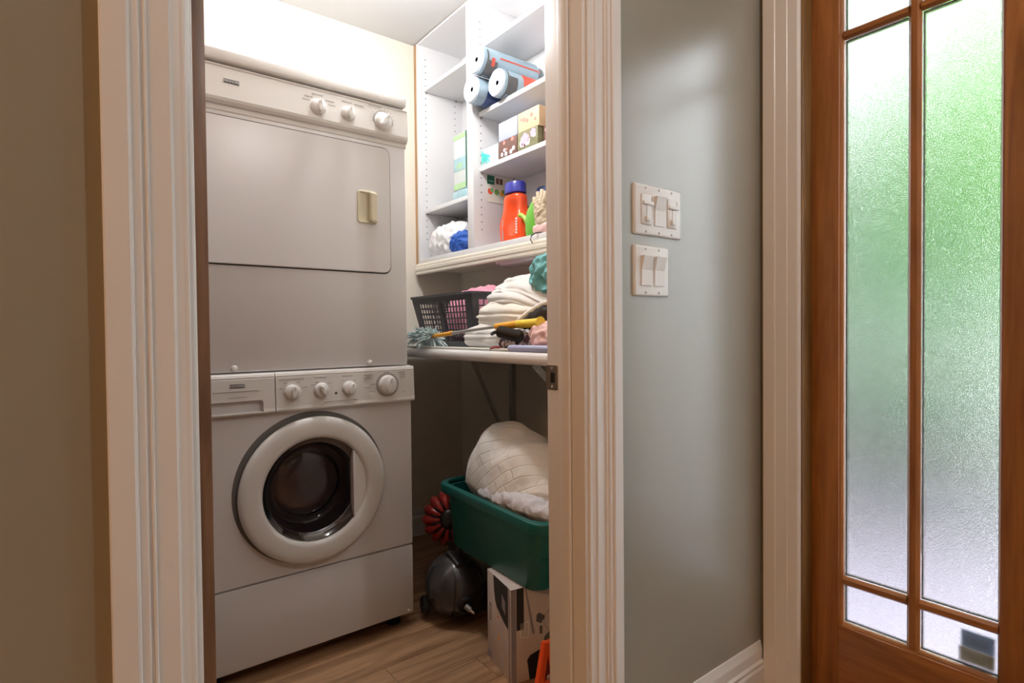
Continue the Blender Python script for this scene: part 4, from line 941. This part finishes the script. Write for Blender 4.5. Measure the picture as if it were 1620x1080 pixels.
# ------------------------------------------------------------------ light switches on the hall wall
def plate(name, label, x0, x1, z0, z1, kinds):
    T = Th(name, label, 'light switch', ((x0+x1)/2, YW, z0))
    bm = bm_(); rings = []
    for y, i in ((YW, 0), (YW-.004, 0), (YW-.0065, .0018), (YW-.007, .004)): rings.append([(p[0], y, p[1]) for p in rrect(x0+i, x1-i, z0+i, z1-i, .003, 3)])
    loft(bm, rings); fin(bm, 'cover_plate', 'switch_white', T, smooth='auto')
    w = .0335; step = .0460; cz = (z0+z1)/2; cx0 = (x0+x1)/2-step*(len(kinds)-1)/2; yf = YW-.007
    for k, kd in enumerate(kinds):
        cx = cx0+k*step
        for dz in (.0485, -.0485): fin(lathe(bm_(), (cx, yf+.0002, cz+dz), (0,-1,0), [(0,.0030),(.0009,.0024)], 10), 'screw', 'ink_soft', T)
        box('switch_gap', cx-w/2-.0008, cx+w/2+.0008, yf-.0004, yf+.002, cz-.0338, cz+.0338, 'switch_shade', T)
        if kd == 'rocker':
            pr = [(yf, cz-.033), (yf-.0022, cz-.033), (yf-.0030, cz+.002), (yf-.0105, cz+.033), (yf, cz+.033)]
            fin(aprism(bm_(), pr, cx-w/2, cx+w/2, 'X'), 'rocker', 'switch_white', T)
        else:
            fr = box('dimmer_frame', cx-w/2, cx+w/2, yf-.0025, yf, cz-.033, cz+.033, 'switch_white', T, bev=.0008)
            box('slider_slot', cx-.0010, cx+.0010, yf-.0028, yf-.0020, cz-.018, cz+.012, 'ink_soft', T, fr)
            box('slider_knob', cx-.0065, cx+.0065, yf-.0085, yf-.0024, cz-.026, cz-.015, 'switch_white', T, fr, bev=.001)
            box('toggle_bar', cx-w/2+.003, cx+w/2+.005, yf-.0060, yf-.0024, cz+.0105, cz+.0180, 'switch_white', T, fr, bev=.0008)
            box('fine_control', cx+w/2+.001, cx+w/2+.0025, yf-.0020, yf+.001, cz+.020, cz+.030, 'ink_soft', T, fr)
            box('fine_control', cx+w/2+.001, cx+w/2+.008, yf-.0016, yf+.001, cz+.0135, cz+.0150, 'ink_soft', T, fr)
    return T
plate('light_switch', 'white three-gang switch plate with two slide dimmers and one rocker', .9775, 1.1445, 1.2475, 1.3595, ('dim', 'rocker', 'dim'))
plate('light_switch', 'white two-gang rocker switch plate below the dimmer plate', .9770, 1.0965, 1.1110, 1.2235, ('rocker', 'rocker'))

# ------------------------------------------------------------------ ceiling lamps
def lamp(name, label, x, y, watts, col, rad=.11):
    T = Th(name, label, 'ceiling light', (x, y, ZC-.09))
    fin(lathe(bm_(), (x, y, ZC-.0005), (0,0,-1), [(0,.15),(.018,.15),(.022,.145)], 40), 'canopy', 'trim', T, smooth='auto')
    fin(lathe(bm_(), (x, y, ZC-.022), (0,0,-1), [(0,.138),(.02,.134),(.04,.112),(.055,.075),(.062,.03),(.063,.001)], 40), 'shade', 'lamp_shade', T, smooth=True)
    ld = bpy.data.lights.new(name+'_bulb', 'POINT'); ld.energy = watts; ld.color = col; ld.shadow_soft_size = rad
    lo_ = bpy.data.objects.new(name+'_bulb', ld); COL.objects.link(lo_); lo_.parent = T.o; lo_.location = (0, 0, -.10)
lamp('ceiling_light', 'round ceiling light in the closet above the appliances', .80, 1.74, CLOSET_W, (1, .99, 1), .07)
lamp('ceiling_light', 'round ceiling light in the entrance hall near the door', .90, -.36, HALL_W, (1, .96, .93), .03)
lamp('ceiling_light', 'added warm fill light, unseen on the ceiling at the left end of the hall', -1.85, -.55, HALL_FILL_W, (1, .47, .16), .05)  # added fill lamp, out of view; warms the left wall and side-facing trim

# ------------------------------------------------------------------ outdoors seen through the frosted glass
struct(box('eave_soffit', 1.66, 2.10, -3, 4, 2.50, 2.60, 'siding'))
struct(box('porch_slab', 1.66, 3.15, -4, 6, -.25, -.03, 'concrete'))
struct(box('garden_ground', 3.15, 24, -14, 18, -.35, -.12, 'lawn'))
struct(box('driveway', 4.6, 7.0, -14, 18, -.12, -.10, 'concrete'))
def leafball(name, label, cat, c, r, m, n=700, seed=1, trunk=None, lsize=.06, group=None, base=0):
    T = Th(name, label, cat, (c[0], c[1], base), group)
    rr = random.Random(seed); bm = bm_()
    for k in range(n):
        d = V(rr.gauss(0,1), rr.gauss(0,1), rr.gauss(0,1)).normalized(); f = rr.uniform(.55, 1)**.6
        bl = 1+.25*noise.noise(d*2.3+V(seed,0,0)); p = V(c[0]+d.x*r[0]*f*bl, c[1]+d.y*r[1]*f*bl, max(base+.02, c[2]+d.z*r[2]*f*bl))
        u = V(rr.uniform(-1,1), rr.uniform(-1,1), rr.uniform(-1,1)).normalized(); w = u.cross(d).normalized(); s = lsize*rr.uniform(.6, 1.3)
        vs = [bm.verts.new(q) for q in (p-u*s, p+w*s*.45, p+u*s, p-w*s*.45)]; bm.faces.new(vs)
    o = fin(bm, 'foliage', m, T); o['kind'] = 'stuff'
    if trunk: fin(tube(bm_(), [(c[0], c[1], base), (c[0]+.05, c[1]-.03, c[2]*.5), (c[0], c[1], c[2])], [trunk, trunk*.75, trunk*.3], 10), 'trunk', 'bark', T, smooth=True)
    return T
leafball('tree', 'bright spring-green tree seen through the right panes', 'tree', (5.4, .72, 3.3), (1.15, .95, 2.0), 'spring_leaf', 9000, 3, .07, .11, base=-.12)
leafball('shrub', 'low dark shrub at the edge of the porch', 'shrub', (3.90, .95, .10), (.25, .55, .34), 'dark_leaf', 2400, 4, .03, .045, base=-.12)
leafball('shrub', 'rounded deep green shrub farther back beside the driveway', 'shrub', (7.7, 1.95, .75), (.42, .55, .80), 'mid_leaf', 1800, 6, .04, .07, base=-.12)
leafball('tree', 'mid green tree behind the left panes', 'tree', (8.4, 3.3, 1.9), (1.2, 1.2, 1.9), 'mid_leaf', 5500, 5, .10, .14, base=-.12)
leafball('tree', 'tall full green tree between the bright tree and the neighbouring house', 'tree', (9.6, .95, 3.6), (1.1, 1.35, 3.0), 'spring_leaf', 9000, 9, .12, .17, base=-.12)
for k, yy in enumerate((-9.5, -6.2, -2.9, .6)): leafball('tree', ('tall dark green tree at the far end of the garden', 'tall dark green tree second in the garden row', 'tall dark green tree third in the garden row', 'tall dark green tree nearest the neighbouring house')[k], 'tree', (14.5+.6*(k % 2), yy, 3.2), (1.25, 1.25, 2.6), 'mid_leaf', 1500, 20+k, .15, .22, base=-.12, group='trees at the back of the garden')
T = Th('potted_plant', 'dark leafy plant in a charcoal pot on the porch', 'potted plant', (2.85, 1.09, -.03))
fin(lathe(bm_(), (2.85, 1.09, -.03), (0,0,1), [(0,.11),(.02,.12),(.26,.16),(.29,.165),(.29,.145),(.25,.14)], 28), 'pot', 'pot', T, smooth='auto')
rr = random.Random(8); bm = bm_()
for k in range(900):
    d = V(rr.gauss(0,1), rr.gauss(0,1), rr.gauss(0,1)).normalized(); p = V(2.85+d.x*.22*rr.uniform(.5,1), 1.11+d.y*.22*rr.uniform(.5,1), .44+d.z*.28*rr.uniform(.5,1))*1.0
    u = V(rr.uniform(-1,1), rr.uniform(-1,1), rr.uniform(-.5,1)).normalized(); w = u.cross(d).normalized(); s = .065*rr.uniform(.7,1.3)
    bm.faces.new([bm.verts.new(q) for q in (p-u*s, p+w*s*.45, p+u*s, p-w*s*.45)])
fin(bm, 'foliage', 'dark_leaf', T)['kind'] = 'stuff'
fin(tube(bm_(), [(2.85, 1.09, .20), (2.86, 1.08, .45)], [.015, .008], 8), 'stem', 'bark', T)
struct(box('garden_kerb', 3.15, 3.30, -4, 6, -.12, .06, 'roof_dark'))
# neighbouring house
T = Th('neighbour_house', 'pale beige neighbouring house far beyond the garden', 'house', (13, 7, -.12))
box('wall', 11.4, 16, 2.9, 13, -.12, 6.6, 'siding', T)
fin(aprism(bm_(), [(2.5,6.6),(13.4,6.6),(8.0,9.0)], 11.0, 16.4, 'X'), 'roof', 'roof_dark', T)
for yy in (5.4, 8.2): box('window', 11.34, 11.40, yy, yy+1.1, 1.0, 2.3, 'trim', T); box('window_pane', 11.32, 11.34, yy+.08, yy+1.02, 1.08, 2.22, 'vac_dark', T)
# notices behind the bottom right pane
T = Th('posted_notice', 'blue-grey card with dark bars behind the bottom right glass pane', 'notice', (XG1+.012, .37, .300))
box('card', XG1+.010, XG1+.012, .336, .397, .3035, .342, 'notice_blue', T)
bm = bm_()
for k in range(9): abox(bm, XG1+.0092, XG1+.0100, .348+k*.0048, .350+k*.0048, .311, .331)
fin(bm, 'printed_bars', 'ink', T)['kind'] = 'stuff'
T = Th('posted_notice', 'beige card under the blue-grey one behind the bottom right pane', 'notice', (XG1+.012, .37, .268))
box('card', XG1+.010, XG1+.012, .336, .401, .2685, .3025, 'notice_beige', T)
bm = bm_()
for k in range(6): abox(bm, XG1+.0092, XG1+.0100, .342+k*.009, .345+k*.009, .278, .298)
fin(bm, 'printed_bars', 'card_print', T)['kind'] = 'stuff'
